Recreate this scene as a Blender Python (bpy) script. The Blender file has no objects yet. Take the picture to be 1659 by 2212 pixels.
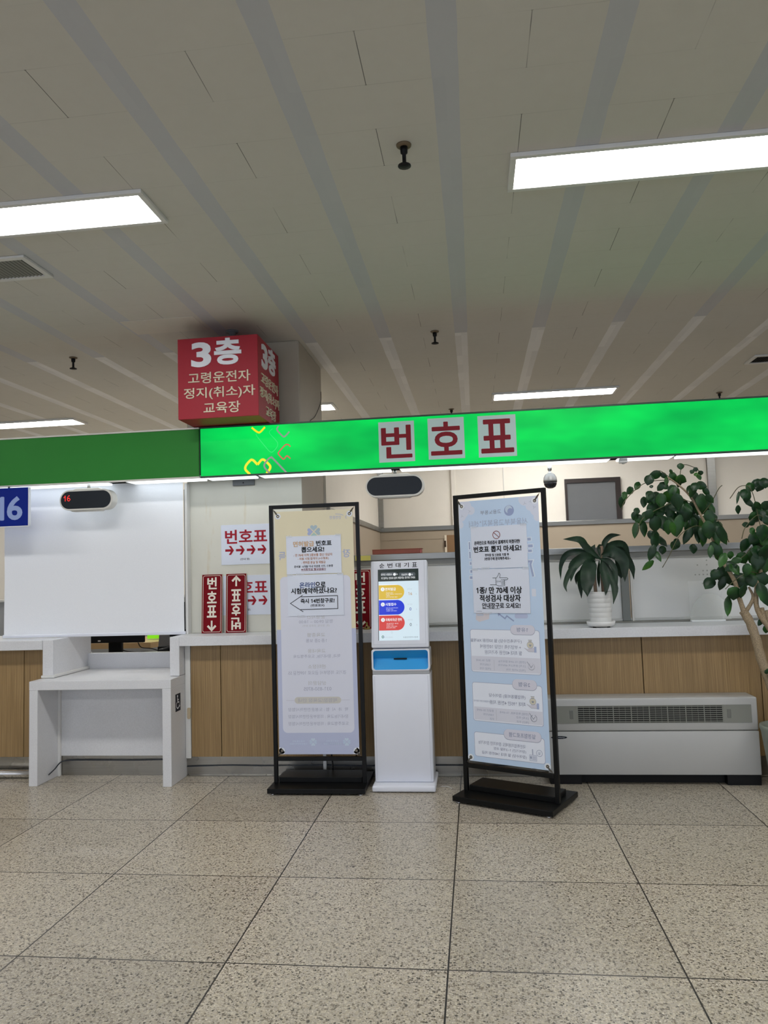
import bpy, bmesh, math, random
from mathutils import Matrix, Vector

random.seed(7)
SC = bpy.context.scene
COL = SC.collection
PI = math.pi

# ------------------------------------------------------------------ camera
cam_data = bpy.data.cameras.new('camera')
cam_data.sensor_fit = 'HORIZONTAL'
cam_data.sensor_width = 36.0
cam_data.lens = 34.942
cam_data.clip_end = 60
cam = bpy.data.objects.new('camera', cam_data)
COL.objects.link(cam)
RIGHT, UP, FWD = Vector((.992088, .121555, -.03141)), Vector((.040417, -.072359, .996559)), Vector((-.118864, .989944, .076699))
m3 = Matrix((RIGHT, UP, -FWD)).transposed()
cam.matrix_world = Matrix.Translation((.16984, -5.57484, 1.56781)) @ m3.to_4x4()
SC.camera = cam

# ------------------------------------------------------------------ look, world, lamp levels
SC.view_settings.view_transform = 'Standard'
SC.view_settings.look = 'None'
SC.view_settings.gamma = 1.0
SC.view_settings.use_curve_mapping = False
SC.view_settings.exposure = 0.0
SC.cycles.use_denoising = True
SC.cycles.max_bounces = 8
SC.cycles.diffuse_bounces = 5
SC.cycles.sample_clamp_indirect = 6.0
world = bpy.data.worlds.new('world')
SC.world = world
world.use_nodes = True
world.node_tree.nodes['Background'].inputs[0].default_value = (.74, .83, 1, 1)
world.node_tree.nodes['Background'].inputs[1].default_value = 1.95
LAMP = 32.0          # ceiling light panels
SOFFIT = 1.9         # light panels under the sign box
SIGN = 1.0           # back-lit green face

# ------------------------------------------------------------------ helpers
def lin(h):
    if isinstance(h, (tuple, list)): return tuple(h) + (1,) if len(h) == 3 else tuple(h)
    h = h.lstrip('#')
    o = []
    for i in (0, 2, 4):
        c = int(h[i:i + 2], 16) / 255
        o.append(c / 12.92 if c <= .04045 else ((c + .055) / 1.055) ** 2.4)
    return tuple(o) + (1,)

class NT:
    def __init__(self, name):
        self.m = bpy.data.materials.new(name)
        self.m.use_nodes = True
        self.t = self.m.node_tree
        self.b = self.t.nodes['Principled BSDF']
    def n(self, kind, **kw):
        nd = self.t.nodes.new(kind)
        for k, v in kw.items():
            if isinstance(k, str) and hasattr(nd, k): setattr(nd, k, v)
            else: nd.inputs[k.replace('_', ' ')].default_value = v
        return nd
    def l(self, a, b): self.t.links.new(a, b)
    def coords(self): return self.n('ShaderNodeTexCoord').outputs['Object']
    def mapping(self, src, scale=(1, 1, 1), loc=(0, 0, 0)):
        mp = self.n('ShaderNodeMapping')
        mp.inputs['Scale'].default_value = scale
        mp.inputs['Location'].default_value = loc
        self.l(src, mp.inputs[0])
        return mp.outputs[0]
    def noise(self, src, scale, detail=3, rough=.5):
        nd = self.n('ShaderNodeTexNoise')
        nd.inputs['Scale'].default_value = scale
        nd.inputs['Detail'].default_value = detail
        nd.inputs['Roughness'].default_value = rough
        self.l(src, nd.inputs['Vector'])
        return nd.outputs['Fac']
    def ramp(self, src, stops, interp='LINEAR'):
        nd = self.n('ShaderNodeValToRGB')
        cr = nd.color_ramp
        cr.interpolation = interp
        while len(cr.elements) < len(stops): cr.elements.new(.5)
        for e, (p, c) in zip(cr.elements, stops):
            e.position = p
            e.color = lin(c) if not isinstance(c, (int, float)) else (c, c, c, 1)
        self.l(src, nd.inputs[0])
        return nd.outputs[0]
    def mix(self, fac, a, b, mode='MIX'):
        nd = self.n('ShaderNodeMix', data_type='RGBA', blend_type=mode)
        for sock, v in ((nd.inputs[0], fac), (nd.inputs[6], a), (nd.inputs[7], b)):
            if hasattr(v, 'is_linked'): self.l(v, sock)
            elif isinstance(v, (int, float)): sock.default_value = v
            else: sock.default_value = lin(v)
        return nd.outputs[2]
    def math(self, op, a, b=0.0, clamp=False):
        nd = self.n('ShaderNodeMath', operation=op, use_clamp=clamp)
        for s, v in zip(nd.inputs, (a, b)):
            if hasattr(v, 'is_linked'): self.l(v, s)
            else: s.default_value = v
        return nd.outputs[0]
    def set(self, **kw):
        for k, v in kw.items():
            s = self.b.inputs[k.replace('_', ' ')]
            if hasattr(v, 'is_linked'): self.l(v, s)
            elif isinstance(v, str): s.default_value = lin(v)
            else: s.default_value = v
        return self.m
    def bump(self, h, strength=.2, dist=.01):
        nd = self.n('ShaderNodeBump')
        nd.inputs['Strength'].default_value = strength
        nd.inputs['Distance'].default_value = dist
        self.l(h, nd.inputs['Height'])
        self.l(nd.outputs[0], self.b.inputs['Normal'])

_pl = {}
def plain(name, col, rough=.5, metal=0.0, spec=.5, var=.05, em=None, ems=0.0):
    """a painted / moulded surface: base colour with a faint procedural mottle"""
    if name in _pl: return _pl[name]
    t = NT(name)
    c = lin(col)
    nz = t.noise(t.coords(), 6.0, 4)
    d = tuple(x * (1 - var) for x in c[:3]); e = tuple(min(1, x * (1 + var)) for x in c[:3])
    t.set(Base_Color=t.mix(nz, d, e), Roughness=rough, Metallic=metal)
    t.b.inputs['Specular IOR Level'].default_value = spec
    if em:
        t.b.inputs['Emission Color'].default_value = lin(em)
        t.b.inputs['Emission Strength'].default_value = ems
    _pl[name] = t.m
    return t.m

def ink(col): return plain('ink_' + col.lstrip('#'), col, .6, spec=.25, var=.02)

W = {}
def thing(name, label, cat, loc=(0, 0, 0), rz=0.0, group=None):
    o = bpy.data.objects.new(name, None)
    o.empty_display_size = .1
    COL.objects.link(o)
    o.location = loc
    o.rotation_euler = (0, 0, rz)
    W[o] = Matrix.Translation(loc) @ Matrix.Rotation(rz, 4, 'Z')
    return tag(o, label, cat, group)

def tag(o, label, cat, group=None, kind=None):
    if label: o['label'] = label
    if cat: o['category'] = cat
    if group: o['group'] = group
    if kind: o['kind'] = kind
    return o

def obj(name, bm, mats, parent=None, world=True, smooth=False, label=None):
    if not isinstance(mats, (list, tuple)): mats = [mats]
    if parent is not None and world: bm.transform(W[parent].inverted())
    me = bpy.data.meshes.new(name)
    bmesh.ops.recalc_face_normals(bm, faces=bm.faces[:]) if smooth != 'keep' else None
    bm.to_mesh(me); bm.free()
    for m in mats: me.materials.append(m)
    if smooth is True:
        me.polygons.foreach_set('use_smooth', [True] * len(me.polygons))
        try: me.set_sharp_from_angle(angle=math.radians(38))
        except Exception: pass
    o = bpy.data.objects.new(name, me)
    COL.objects.link(o)
    if parent is not None:
        o.parent = parent
        W[o] = W[parent]
    else: W[o] = Matrix.Identity(4)
    if label: o['label'] = label
    return o

def struct(name, bm, mats, **k):
    o = obj(name, bm, mats, **k)
    o['kind'] = 'structure'
    return o

def solo(name, label, cat, bm, mats, group=None, **k):
    """a thing that is one mesh; its origin goes to the middle of its base"""
    lo = [min(v.co[i] for v in bm.verts) for i in range(3)]
    hi = [max(v.co[i] for v in bm.verts) for i in range(3)]
    c = Vector(((lo[0] + hi[0]) / 2, (lo[1] + hi[1]) / 2, lo[2]))
    bm.transform(Matrix.Translation(-c))
    o = obj(name, bm, mats, **k)
    o.location = c
    W[o] = Matrix.Translation(c)
    return tag(o, label, cat, group)

def B(): return bmesh.new()

def box(bm, x0, x1, y0, y1, z0, z1, bev=0.0, seg=2, mi=0):
    vs = [bm.verts.new((x, y, z)) for z in (z0, z1) for y in (y0, y1) for x in (x0, x1)]
    fs = [bm.faces.new([vs[i] for i in q]) for q in ((0, 2, 3, 1), (4, 5, 7, 6), (0, 1, 5, 4), (2, 6, 7, 3), (0, 4, 6, 2), (1, 3, 7, 5))]
    for f in fs: f.material_index = mi
    if bev:
        es = list({e for f in fs for e in f.edges})
        r = bmesh.ops.bevel(bm, geom=es, offset=bev, segments=seg, profile=.5, affect='EDGES')
        for f in r['faces']: f.material_index = mi
    return bm

def bx(*a, **k): return box(B(), *a, **k)

def prism(bm, pts, d0, d1, axis='y', mi=0, bev=0.0):
    """extrude a 2-D outline; axis y: pts are (x,z); axis x: pts are (y,z); axis z: pts are (x,y)"""
    def P(p, d): return {'y': (p[0], d, p[1]), 'x': (d, p[0], p[1]), 'z': (p[0], p[1], d)}[axis]
    a = [bm.verts.new(P(p, d0)) for p in pts]
    b = [bm.verts.new(P(p, d1)) for p in pts]
    n = len(pts)
    caps = [bm.faces.new(a), bm.faces.new(b[::-1])]
    fs = caps + [bm.faces.new((a[i], b[i], b[(i + 1) % n], a[(i + 1) % n])) for i in range(n)]
    for f in fs: f.material_index = mi
    if bev:
        es = list({e for f in caps for e in f.edges})
        r = bmesh.ops.bevel(bm, geom=es, offset=bev, segments=2, profile=.5, affect='EDGES')
        for f in r['faces']: f.material_index = mi
    return bm

def rrect(cx, cz, w, h, r, seg=6):
    r = min(r, w / 2 - 1e-5, h / 2 - 1e-5)
    o = []
    for sx, sz, a0 in ((1, 1, 0), (-1, 1, 90), (-1, -1, 180), (1, -1, 270)):
        for i in range(seg + 1):
            a = math.radians(a0 + 90 * i / seg)
            o.append((cx + sx * (w / 2 - r) + r * math.cos(a), cz + sz * (h / 2 - r) + r * math.sin(a)))
    return o

def tube(bm, pts, rad, seg=8, mi=0, caps=True):
    pts = [Vector(p) for p in pts]
    n = len(pts)
    rads = rad if isinstance(rad, (list, tuple)) else [rad] * n
    rings = []
    up = None
    for i, p in enumerate(pts):
        t = (pts[min(i + 1, n - 1)] - pts[max(i - 1, 0)]).normalized()
        if up is None: up = Vector((0, 0, 1)) if abs(t.z) < .9 else Vector((1, 0, 0))
        s = t.cross(up).normalized()
        up = s.cross(t).normalized()
        rings.append([bm.verts.new(p + rads[i] * (math.cos(2 * PI * k / seg) * s + math.sin(2 * PI * k / seg) * up)) for k in range(seg)])
    for a, b in zip(rings, rings[1:]):
        for k in range(seg):
            f = bm.faces.new((a[k], a[(k + 1) % seg], b[(k + 1) % seg], b[k]))
            f.material_index = mi; f.smooth = True
    if caps:
        bm.faces.new(rings[0][::-1]).material_index = mi
        bm.faces.new(rings[-1]).material_index = mi
    return bm

def spline(pts, n=6):
    """Catmull-Rom resample"""
    P = [Vector(p) for p in pts]
    P = [2 * P[0] - P[1]] + P + [2 * P[-1] - P[-2]]
    o = []
    for i in range(1, len(P) - 2):
        for k in range(n):
            t = k / n
            a, b, c, d = P[i - 1:i + 3]
            o.append(.5 * ((2 * b) + (c - a) * t + (2 * a - 5 * b + 4 * c - d) * t * t + (3 * b - a - 3 * c + d) * t ** 3))
    o.append(P[-2])
    return o

def lathe(bm, prof, c=(0, 0, 0), seg=24, mi=0, axis='z', flut=None):
    rings = []
    for r, z in prof:
        ring = []
        for k in range(seg):
            a = 2 * PI * k / seg
            p = (r * math.cos(a), r * math.sin(a), z) if axis == 'z' else (r * math.cos(a), z, r * math.sin(a))
            ring.append(bm.verts.new((c[0] + p[0], c[1] + p[1], c[2] + p[2])))
        rings.append(ring)
    for a, b in zip(rings, rings[1:]):
        for k in range(seg):
            f = bm.faces.new((a[k], a[(k + 1) % seg], b[(k + 1) % seg], b[k]))
            f.material_index = mi; f.smooth = True
    for r in (rings[0], rings[-1]):
        try: bm.faces.new(r).material_index = mi
        except ValueError: pass
    return bm

# ------------------------------------------------------------------ printed matter
_tx = {}
def glyphs(body, bold):
    k = (body, bold)
    if k not in _tx:
        cu = bpy.data.curves.new('t', 'FONT')
        cu.body = body.replace('1', '\U0001D7E3'); cu.offset = bold; cu.resolution_u = 4
        o = bpy.data.objects.new('t', cu)
        me = bpy.data.meshes.new_from_object(o)
        vs = [(v.co.x, v.co.y) for v in me.vertices]
        fs = [tuple(p.vertices) for p in me.polygons]
        bpy.data.objects.remove(o); bpy.data.curves.remove(cu); bpy.data.meshes.remove(me)
        _tx[k] = (vs, fs)
    return _tx[k]

class Print:
    """flat print in (u, v): u to the right, v up, layered in thin steps towards the reader (-y)"""
    def __init__(self):
        self.bm = bmesh.new(); self.mats = []; self.mir = False
    def mi(self, col):
        m = ink(col) if isinstance(col, str) else col
        if m not in self.mats: self.mats.append(m)
        return self.mats.index(m)
    def face(self, pts, col, lay=0):
        if self.mir: pts = [(-u, v) for u, v in pts][::-1]
        vs = [self.bm.verts.new((u, -.0004 * lay, v)) for u, v in pts]
        try: self.bm.faces.new(vs).material_index = self.mi(col)
        except ValueError: pass
    def rect(self, u, v, w, h, col, lay=0, rot=0):
        c, s = math.cos(rot), math.sin(rot)
        self.face([(u + a * c - b * s, v + a * s + b * c) for a, b in ((-w/2, -h/2), (w/2, -h/2), (w/2, h/2), (-w/2, h/2))], col, lay)
    def rrect(self, u, v, w, h, r, col, lay=0): self.face(rrect(u, v, w, h, r), col, lay)
    def disc(self, u, v, r, col, lay=0, n=20): self.face([(u + r * math.cos(2*PI*k/n), v + r * math.sin(2*PI*k/n)) for k in range(n)], col, lay)
    def line(self, pts, w, col, lay=0, closed=False):
        n = len(pts)
        P = [Vector(p) for p in pts]
        L, R = [], []
        for i in range(n):
            a = P[(i - 1) % n] if closed or i else P[0]
            b = P[(i + 1) % n] if closed or i < n - 1 else P[-1]
            d1 = (P[i] - a); d2 = (b - P[i])
            if d1.length < 1e-9: d1 = d2
            if d2.length < 1e-9: d2 = d1
            d1.normalize(); d2.normalize()
            t = (d1 + d2)
            t = t.normalized() if t.length > 1e-6 else d1
            nn = Vector((-t.y, t.x)); k = max(.45, abs(nn.dot(Vector((-d1.y, d1.x)))))
            L.append(P[i] + nn * w / 2 / k); R.append(P[i] - nn * w / 2 / k)
        for i in range(n if closed else n - 1):
            j = (i + 1) % n
            self.face([tuple(R[i]), tuple(R[j]), tuple(L[j]), tuple(L[i])], col, lay)
    def arc(self, u, v, r, a0, a1, w, col, lay=0, n=24):
        closed = abs(a1 - a0) >= 360
        m = n if closed else n + 1
        self.line([(u + r * math.cos(math.radians(a0 + (a1 - a0) * k / n)), v + r * math.sin(math.radians(a0 + (a1 - a0) * k / n))) for k in range(m)], w, col, lay, closed)
    def text(self, body, u, v, w=None, h=None, col='#101010', bold=.012, lay=2, mir=False, rot=0.0, ext=0.0):
        if bold > .016 and not ext:      # heavy weight: several slightly shifted strikes
            vs, fs = glyphs(body, .012)
            if not vs: return
            H0 = max(q[1] for q in vs) - min(q[1] for q in vs); W0 = max(q[0] for q in vs) - min(q[0] for q in vs)
            sc = h / H0 if h else w / W0
            e = (bold - .012) * 1.0 * sc
            for k, (a, b) in enumerate(((-1, 0), (1, 0), (0, -.8), (0, .8))):
                self.text(body, u + a * e, v + b * e, w, h, col, .012, lay + k * .02, mir, rot)
            return
        vs, fs = glyphs(body, bold)
        if not vs: return
        xs = [p[0] for p in vs]; ys = [p[1] for p in vs]
        cx, cy = (min(xs) + max(xs)) / 2, (min(ys) + max(ys)) / 2
        W0, H0 = max(xs) - min(xs), max(ys) - min(ys)
        sx = w / W0 if w else h / H0
        sy = h / H0 if h else sx
        c, s = math.cos(rot), math.sin(rot)
        m = -1 if mir else 1
        i = self.mi(col)
        def put(dy):
            o = []
            for x, y in vs:
                a, b = m * (x - cx) * sx, (y - cy) * sy
                o.append(self.bm.verts.new((u + a * c - b * s, dy, v + a * s + b * c)))
            return o
        front = put(-.0004 * lay - ext)
        for f in fs:
            q = [front[k] for k in f]
            try: self.bm.faces.new(q[::-1] if mir else q).material_index = i
            except ValueError: pass
        if ext:
            back = put(0)
            cnt = {}
            for f in fs:
                for a, b in zip(f, f[1:] + f[:1]): cnt.setdefault((min(a, b), max(a, b)), []).append((a, b))
            for k, e in cnt.items():
                if len(e) == 1:
                    a, b = e[0]
                    try: self.bm.faces.new((front[b], front[a], back[a], back[b])).material_index = i
                    except ValueError: pass
    def build(self, name, parent, at=(0, 0, 0), M4=None, world=True, label=None):
        self.bm.transform(M4 if M4 is not None else Matrix.Translation(at))
        return obj(name, self.bm, self.mats, parent, world=world, smooth='keep', label=label)

# ------------------------------------------------------------------ materials
def m_floor():
    t = NT('terrazzo')
    co = t.coords()
    br = t.n('ShaderNodeTexBrick', offset=0.0, squash=1.0)
    br.inputs['Scale'].default_value = 1.0
    br.inputs['Mortar Size'].default_value = .0035
    br.inputs['Mortar Smooth'].default_value = 0.0
    br.inputs['Bias'].default_value = 0.0
    br.inputs['Brick Width'].default_value = .9
    br.inputs['Row Height'].default_value = .84435
    br.inputs['Color1'].default_value = (.82, .82, .82, 1)
    br.inputs['Color2'].default_value = (1.04, 1.04, 1.04, 1)
    t.l(co, br.inputs['Vector'])
    nz = t.noise(co, 2.2, 4)
    base = t.mix(nz, '#a69e92', '#b5ada1')
    wob = t.n('ShaderNodeTexNoise'); wob.inputs['Scale'].default_value = 60; wob.inputs['Detail'].default_value = 1
    t.l(co, wob.inputs['Vector'])
    wv = t.n('ShaderNodeVectorMath', operation='MULTIPLY_ADD')
    wv.inputs[1].default_value = (.006, .006, .006)
    t.l(wob.outputs['Color'], wv.inputs[0]); t.l(co, wv.inputs[2])
    def chips(scale, stops, thr):
        v = t.n('ShaderNodeTexVoronoi'); v.inputs['Scale'].default_value = scale
        t.l(wv.outputs[0], v.inputs['Vector'])
        sp = t.n('ShaderNodeSeparateColor'); t.l(v.outputs['Color'], sp.inputs[0])
        inside = t.math('LESS_THAN', v.outputs['Distance'], t.math('MULTIPLY', sp.outputs[1], thr))
        return t.ramp(sp.outputs[0], stops, 'CONSTANT'), inside
    c1, i1 = chips(190, [(0, '#7f7565'), (.22, '#948a78'), (.45, '#b3a996'), (.7, '#c9c1b0'), (.88, '#d8d2c3')], .95)
    col = t.mix(t.math('MULTIPLY', i1, .85), base, c1)
    c2, i2 = chips(114, [(0, '#3d3831'), (.11, '#5b5348'), (.22, '#766c5d'), (.42, '#c3baa8'), (.7, '#b0a692')], .78)
    col = t.mix(t.math('MULTIPLY', i2, .9), col, c2)
    col = t.mix(1.0, col, br.outputs['Color'], 'MULTIPLY')
    col = t.mix(br.outputs['Fac'], col, '#2a2724')
    rgh = t.math('ADD', t.math('MULTIPLY', t.noise(co, 1.3, 3), .12), .26)
    t.set(Base_Color=col, Roughness=rgh)
    t.b.inputs['Specular IOR Level'].default_value = .45
    return t.m

def m_ceiling():
    t = NT('ceiling_boards')
    co = t.coords()
    pw, ph, x0, y0 = .632, .303, .129, -3.06
    mp = t.mapping(co, loc=(-x0 + 20 * pw, -y0 + 40 * ph, 0))
    br = t.n('ShaderNodeTexBrick', offset=.5, offset_frequency=2)
    br.inputs['Scale'].default_value = 1.0
    br.inputs['Mortar Size'].default_value = .0017
    br.inputs['Mortar Smooth'].default_value = .0
    br.inputs['Brick Width'].default_value = pw
    br.inputs['Row Height'].default_value = ph
    t.l(mp, br.inputs['Vector'])
    big = t.noise(co, .8, 4)
    base = t.mix(big, '#c8c6bf', '#d3d1ca')
    base = t.mix(t.math('MULTIPLY', t.noise(co, 14, 3), .12), base, '#a59f90')
    # joints: short cross joints dark, long ones faint
    sx = t.n('ShaderNodeSeparateXYZ'); t.l(mp, sx.inputs[0])
    fx = t.math('ABSOLUTE', t.math('SUBTRACT', t.math('FRACT', t.math('ADD', t.math('DIVIDE', sx.outputs[0], pw), 0.0)), .5))
    # distance to the cross-joint line half way between the tapes
    cross = t.math('LESS_THAN', t.math('MULTIPLY', fx, pw), .004)
    patch = t.ramp(t.noise(co, 2.3, 2), [(.38, .1), (.6, 1.0)])
    joint = t.math('MULTIPLY', br.outputs['Fac'], t.math('MULTIPLY', patch, t.math('ADD', t.math('MULTIPLY', cross, .62), .16)))
    col = t.mix(joint, base, '#2c2a26')
    # tape strips over the other cross joints
    fx2 = t.math('ABSOLUTE', t.math('SUBTRACT', t.math('FRACT', t.math('ADD', t.math('DIVIDE', sx.outputs[0], pw), .5)), .5))
    edge = t.math('ADD', .0525, t.math('MULTIPLY', t.math('SUBTRACT', t.noise(co, 3.5, 2), .5), .012))
    tape = t.math('LESS_THAN', t.math('MULTIPLY', fx2, pw), edge)
    seg = t.n('ShaderNodeTexWhiteNoise', noise_dimensions='2D')
    cmb = t.n('ShaderNodeCombineXYZ')
    t.l(t.math('FLOOR', t.math('DIVIDE', sx.outputs[0], pw)), cmb.inputs[0])
    t.l(t.math('FLOOR', t.math('DIVIDE', sx.outputs[1], ph)), cmb.inputs[1])
    t.l(cmb.outputs[0], seg.inputs['Vector'])
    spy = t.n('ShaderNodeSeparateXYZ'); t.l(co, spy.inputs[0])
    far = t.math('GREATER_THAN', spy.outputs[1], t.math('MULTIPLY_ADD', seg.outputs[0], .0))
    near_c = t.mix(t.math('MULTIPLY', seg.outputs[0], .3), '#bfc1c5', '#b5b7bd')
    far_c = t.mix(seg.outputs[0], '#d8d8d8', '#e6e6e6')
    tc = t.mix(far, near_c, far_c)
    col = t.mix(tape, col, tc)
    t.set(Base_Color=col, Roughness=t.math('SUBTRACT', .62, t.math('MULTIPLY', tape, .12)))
    t.b.inputs['Specular IOR Level'].default_value = .35
    return t.m

def m_wood():
    t = NT('wood_laminate')
    co = t.coords()
    a = t.noise(t.mapping(co, (420, 60, 2.0)), 1.0, 4, .65)
    b = t.noise(t.mapping(co, (26, 20, .5)), 1.0, 2)
    col = t.ramp(a, [(.3, '#78613e'), (.5, '#957950'), (.66, '#b4976a')])
    col = t.mix(t.math('MULTIPLY', b, .35), col, '#6f5837')
    t.set(Base_Color=col, Roughness=.45)
    return t.m

def m_stone(name, a, b, rough=.3):
    t = NT(name)
    co = t.coords()
    f = t.noise(co, 140, 2, .7)
    g = t.noise(co, 7, 4)
    col = t.ramp(f, [(.35, a), (.6, b)])
    col = t.mix(t.math('MULTIPLY', g, .22), col, '#b6b6b4')
    t.set(Base_Color=col, Roughness=rough)
    return t.m

def m_steel(name, col, rough=.32, stretch=(3, 3, 160)):
    t = NT(name)
    co = t.coords()
    f = t.noise(t.mapping(co, stretch), 1.0, 3)
    c = lin(col)
    base = t.mix(f, tuple(x * .85 for x in c[:3]), tuple(min(1, x * 1.1) for x in c[:3]))
    t.set(Base_Color=base, Roughness=t.math('ADD', t.math('MULTIPLY', t.noise(co, 5, 3), .2), rough - .1), Metallic=1.0)
    return t.m

def m_column():
    t = NT('column_plaster')
    co = t.coords()
    g = t.noise(co, 2.5, 5, .6)
    col = t.mix(g, '#cbcabf', '#d7d6cc')
    s = t.ramp(t.noise(t.mapping(co, (9, 9, 1.6)), 1.0, 5, .65), [(.62, 0.0), (.72, 1.0)])
    col = t.mix(t.math('MULTIPLY', s, .4), col, '#c3b28f')
    sp = t.ramp(t.noise(co, 21, 2), [(.74, 0.0), (.78, 1.0)])
    col = t.mix(t.math('MULTIPLY', sp, .5), col, '#b39f85')
    t.set(Base_Color=col, Roughness=.55)
    t.bump(g, .15, .01)
    return t.m

def m_signface():
    t = NT('lit_green_face')
    co = t.coords()
    f = t.noise(t.mapping(co, (1.1, 1, 3.0)), 1.6, 2)
    col = t.ramp(f, [(.3, (.0, .44, .068)), (.5, (.0, .60, .084)), (.7, (.0, .78, .10))])
    t.set(Base_Color='#04351a', Roughness=.3)
    t.l(col, t.b.inputs['Emission Color'])
    t.b.inputs['Emission Strength'].default_value = SIGN
    t.b.inputs['Specular IOR Level'].default_value = .1
    return t.m

def m_film():
    t = NT('white_filmed_glass')
    co = t.coords()
    g = t.noise(co, 2.2, 5, .6)
    t.set(Base_Color=t.mix(g, '#e6e6e4', '#f0f0ee'), Roughness=.22)
    tr = t.n('ShaderNodeBsdfTranslucent'); tr.inputs[0].default_value = lin('#dcdcd8')
    mx = t.n('ShaderNodeMixShader'); mx.inputs[0].default_value = .25
    out = t.t.nodes['Material Output']
    t.l(t.b.outputs[0], mx.inputs[1]); t.l(tr.outputs[0], mx.inputs[2]); t.l(mx.outputs[0], out.inputs[0])
    return t.m

def m_clear(name, col='#f2f5f4', fac=.12, rough=.05):
    """thin clear acrylic: mostly transparent with a gloss on top and a slight body"""
    t = NT(name)
    nz = t.noise(t.coords(), 3.0, 3)
    t.set(Base_Color=t.mix(nz, tuple(c * .9 for c in lin(col)[:3]), col), Roughness=rough)
    tr = t.n('ShaderNodeBsdfTransparent')
    mx = t.n('ShaderNodeMixShader'); mx.inputs[0].default_value = fac
    t.l(tr.outputs[0], mx.inputs[1]); t.l(t.b.outputs[0], mx.inputs[2])
    t.l(mx.outputs[0], t.t.nodes['Material Output'].inputs[0])
    return t.m

def m_fabric():
    t = NT('blind_fabric')
    co = t.coords()
    w = t.noise(t.mapping(co, (260, 260, 260)), 1.0, 2)
    t.set(Base_Color=t.mix(w, '#e0e3e9', '#edeff3'), Roughness=.75)
    t.b.inputs['Specular IOR Level'].default_value = .2
    return t.m

def m_leaf(name, a, b, c, rough=.4):
    t = NT(name)
    co = t.coords()
    g = t.noise(co, 9, 3)
    col = t.ramp(g, [(.3, a), (.52, b), (.75, c)])
    vein = t.noise(co, 70, 2)
    col = t.mix(t.math('MULTIPLY', vein, .3), col, a)
    t.set(Base_Color=col, Roughness=rough)
    t.b.inputs['Specular IOR Level'].default_value = .4
    return t.m

FLOOR, CEIL, WOOD = m_floor(), m_ceiling(), m_wood()
STONE = m_stone('white_solid_surface', '#d3d4d8', '#dcdde1')
STEEL = m_steel('brushed_steel', '#a3a099', .28)
ALU = m_steel('aluminium', '#979692', .36, (4, 4, 60))
DOME = plain('satin_metal', '#a2a2a0', .42, metal=.85)
CHROME = m_steel('chrome', '#dcdcdc', .2, (2, 2, 2))
COLUMN = m_column()
SIGNF = m_signface()
FILM = m_film()
ACRYL = m_clear('clear_acrylic')
FABRIC = m_fabric()
LEAF = m_leaf('glossy_tree_leaf', '#0a2810', '#0f3617', '#2a5a1c')
DLEAF = m_leaf('dracaena_leaf', '#0a1d12', '#12301c', '#234427', .5)
BARK = m_stone('tree_bark', '#78654a', '#9c8765', .8)
CANE = m_stone('dracaena_cane', '#5d4632', '#7d6044', .8)
WHITE = plain('white_gloss_plastic', '#d9dce6', .22, var=.02)
WHITE2 = plain('white_matt_plastic', '#d8d8d6', .45, var=.03)
WALLW = plain('white_wall_paint', '#d3cec2', .6, var=.03)
PANELW = plain('white_partition_panel', '#ede7dc', .5, var=.03)
BEIGE = plain('beige_board', '#a99b88', .55, var=.04)
BLACK = plain('black_powder_coat', '#08090a', .38, spec=.25, var=.1)
BLACKM = plain('black_plastic', '#0a0a0c', .5, spec=.25, var=.1)
RUBBER = plain('black_rubber', '#0c0c0d', .7)
GREY = plain('grey_plastic', '#7f8079', .5)
DGREY = plain('dark_grey_metal', '#5d6164', .45)
LGREY = plain('light_grey_plastic', '#cfcdc6', .4)
DIFF = plain('lamp_diffuser', '#ffffff', .6, var=0, em=(1, .985, .96), ems=LAMP)
SOFF = plain('sign_light_panel', '#ffffff', .5, var=0, em=(.86, .95, 1.0), ems=SOFFIT)
DGREEN = plain('dull_green_sheet', '#2f7d33', .5, spec=.15, var=.05)
RED = plain('cube_red_panel', '#9f2936', .5, spec=.2, var=.04)
MAROON = plain('maroon_board', '#74000f', .55, spec=.15, var=.05)
NAVY = plain('navy_sign_face', '#001f80', .5, spec=.15, var=.05)
SILVER = plain('heater_silver_white', '#b0b0ae', .35, spec=.5, var=.03)
PAPER = plain('laminated_paper', '#d2d8e6', .28, spec=.5, var=.02)
BROWN = plain('brown_red_box', '#7a3a28', .5, var=.08)

# ------------------------------------------------------------------ room shell
XL, XR, YF, YB, H = -9.0, 9.0, -11.0, 5.2, 3.5
struct('floor', bx(XL, XR, YF, YB + .1, -.1, 0), FLOOR)
struct('ceiling', bx(XL, XR, YF, YB + .1, H, H + .1), CEIL)
struct('wall_left', bx(XL - .1, XL, YF, YB, 0, H), WALLW)
struct('wall_right', bx(XR, XR + .1, YF, YB, 0, H), WALLW)
fw = B()          # street side behind the camera: low wall, lintel and piers with open glazing bays between
box(fw, XL, XR, YF - .1, YF, 0, .5); box(fw, XL, XR, YF - .1, YF, 3.1, H)
for k in range(6): box(fw, -9 + k * 3.55, -8.75 + k * 3.55, YF - .1, YF, .5, 3.1)
struct('wall_front', fw, WALLW)
struct('wall_back', bx(XL, XR, YB, YB + .1, 0, H), PANELW)
struct('trim_1', bx(-1.19, 8.9, YB - .03, YB, .02, 2.105), BEIGE)            # beige boards below the rail
struct('trim_2', bx(-1.19, 8.9, YB - .05, YB, 2.105, 2.168, .004), ALU)
struct('trim_3', bx(3.41, 3.52, YB - .05, YB, 2.168, H, .004), ALU)
struct('trim_4', bx(-.135, -.068, YB - .04, YB, 2.168, H, .01), PANELW)      # pale conduit
struct('trim_5', bx(.61, .622, YB - .012, YB, 2.168, H), LGREY)
struct('wall_side', bx(-1.25, -1.2, 1.3, YB, 0, 2.95), PANELW)                 # partition running back from the column
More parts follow.
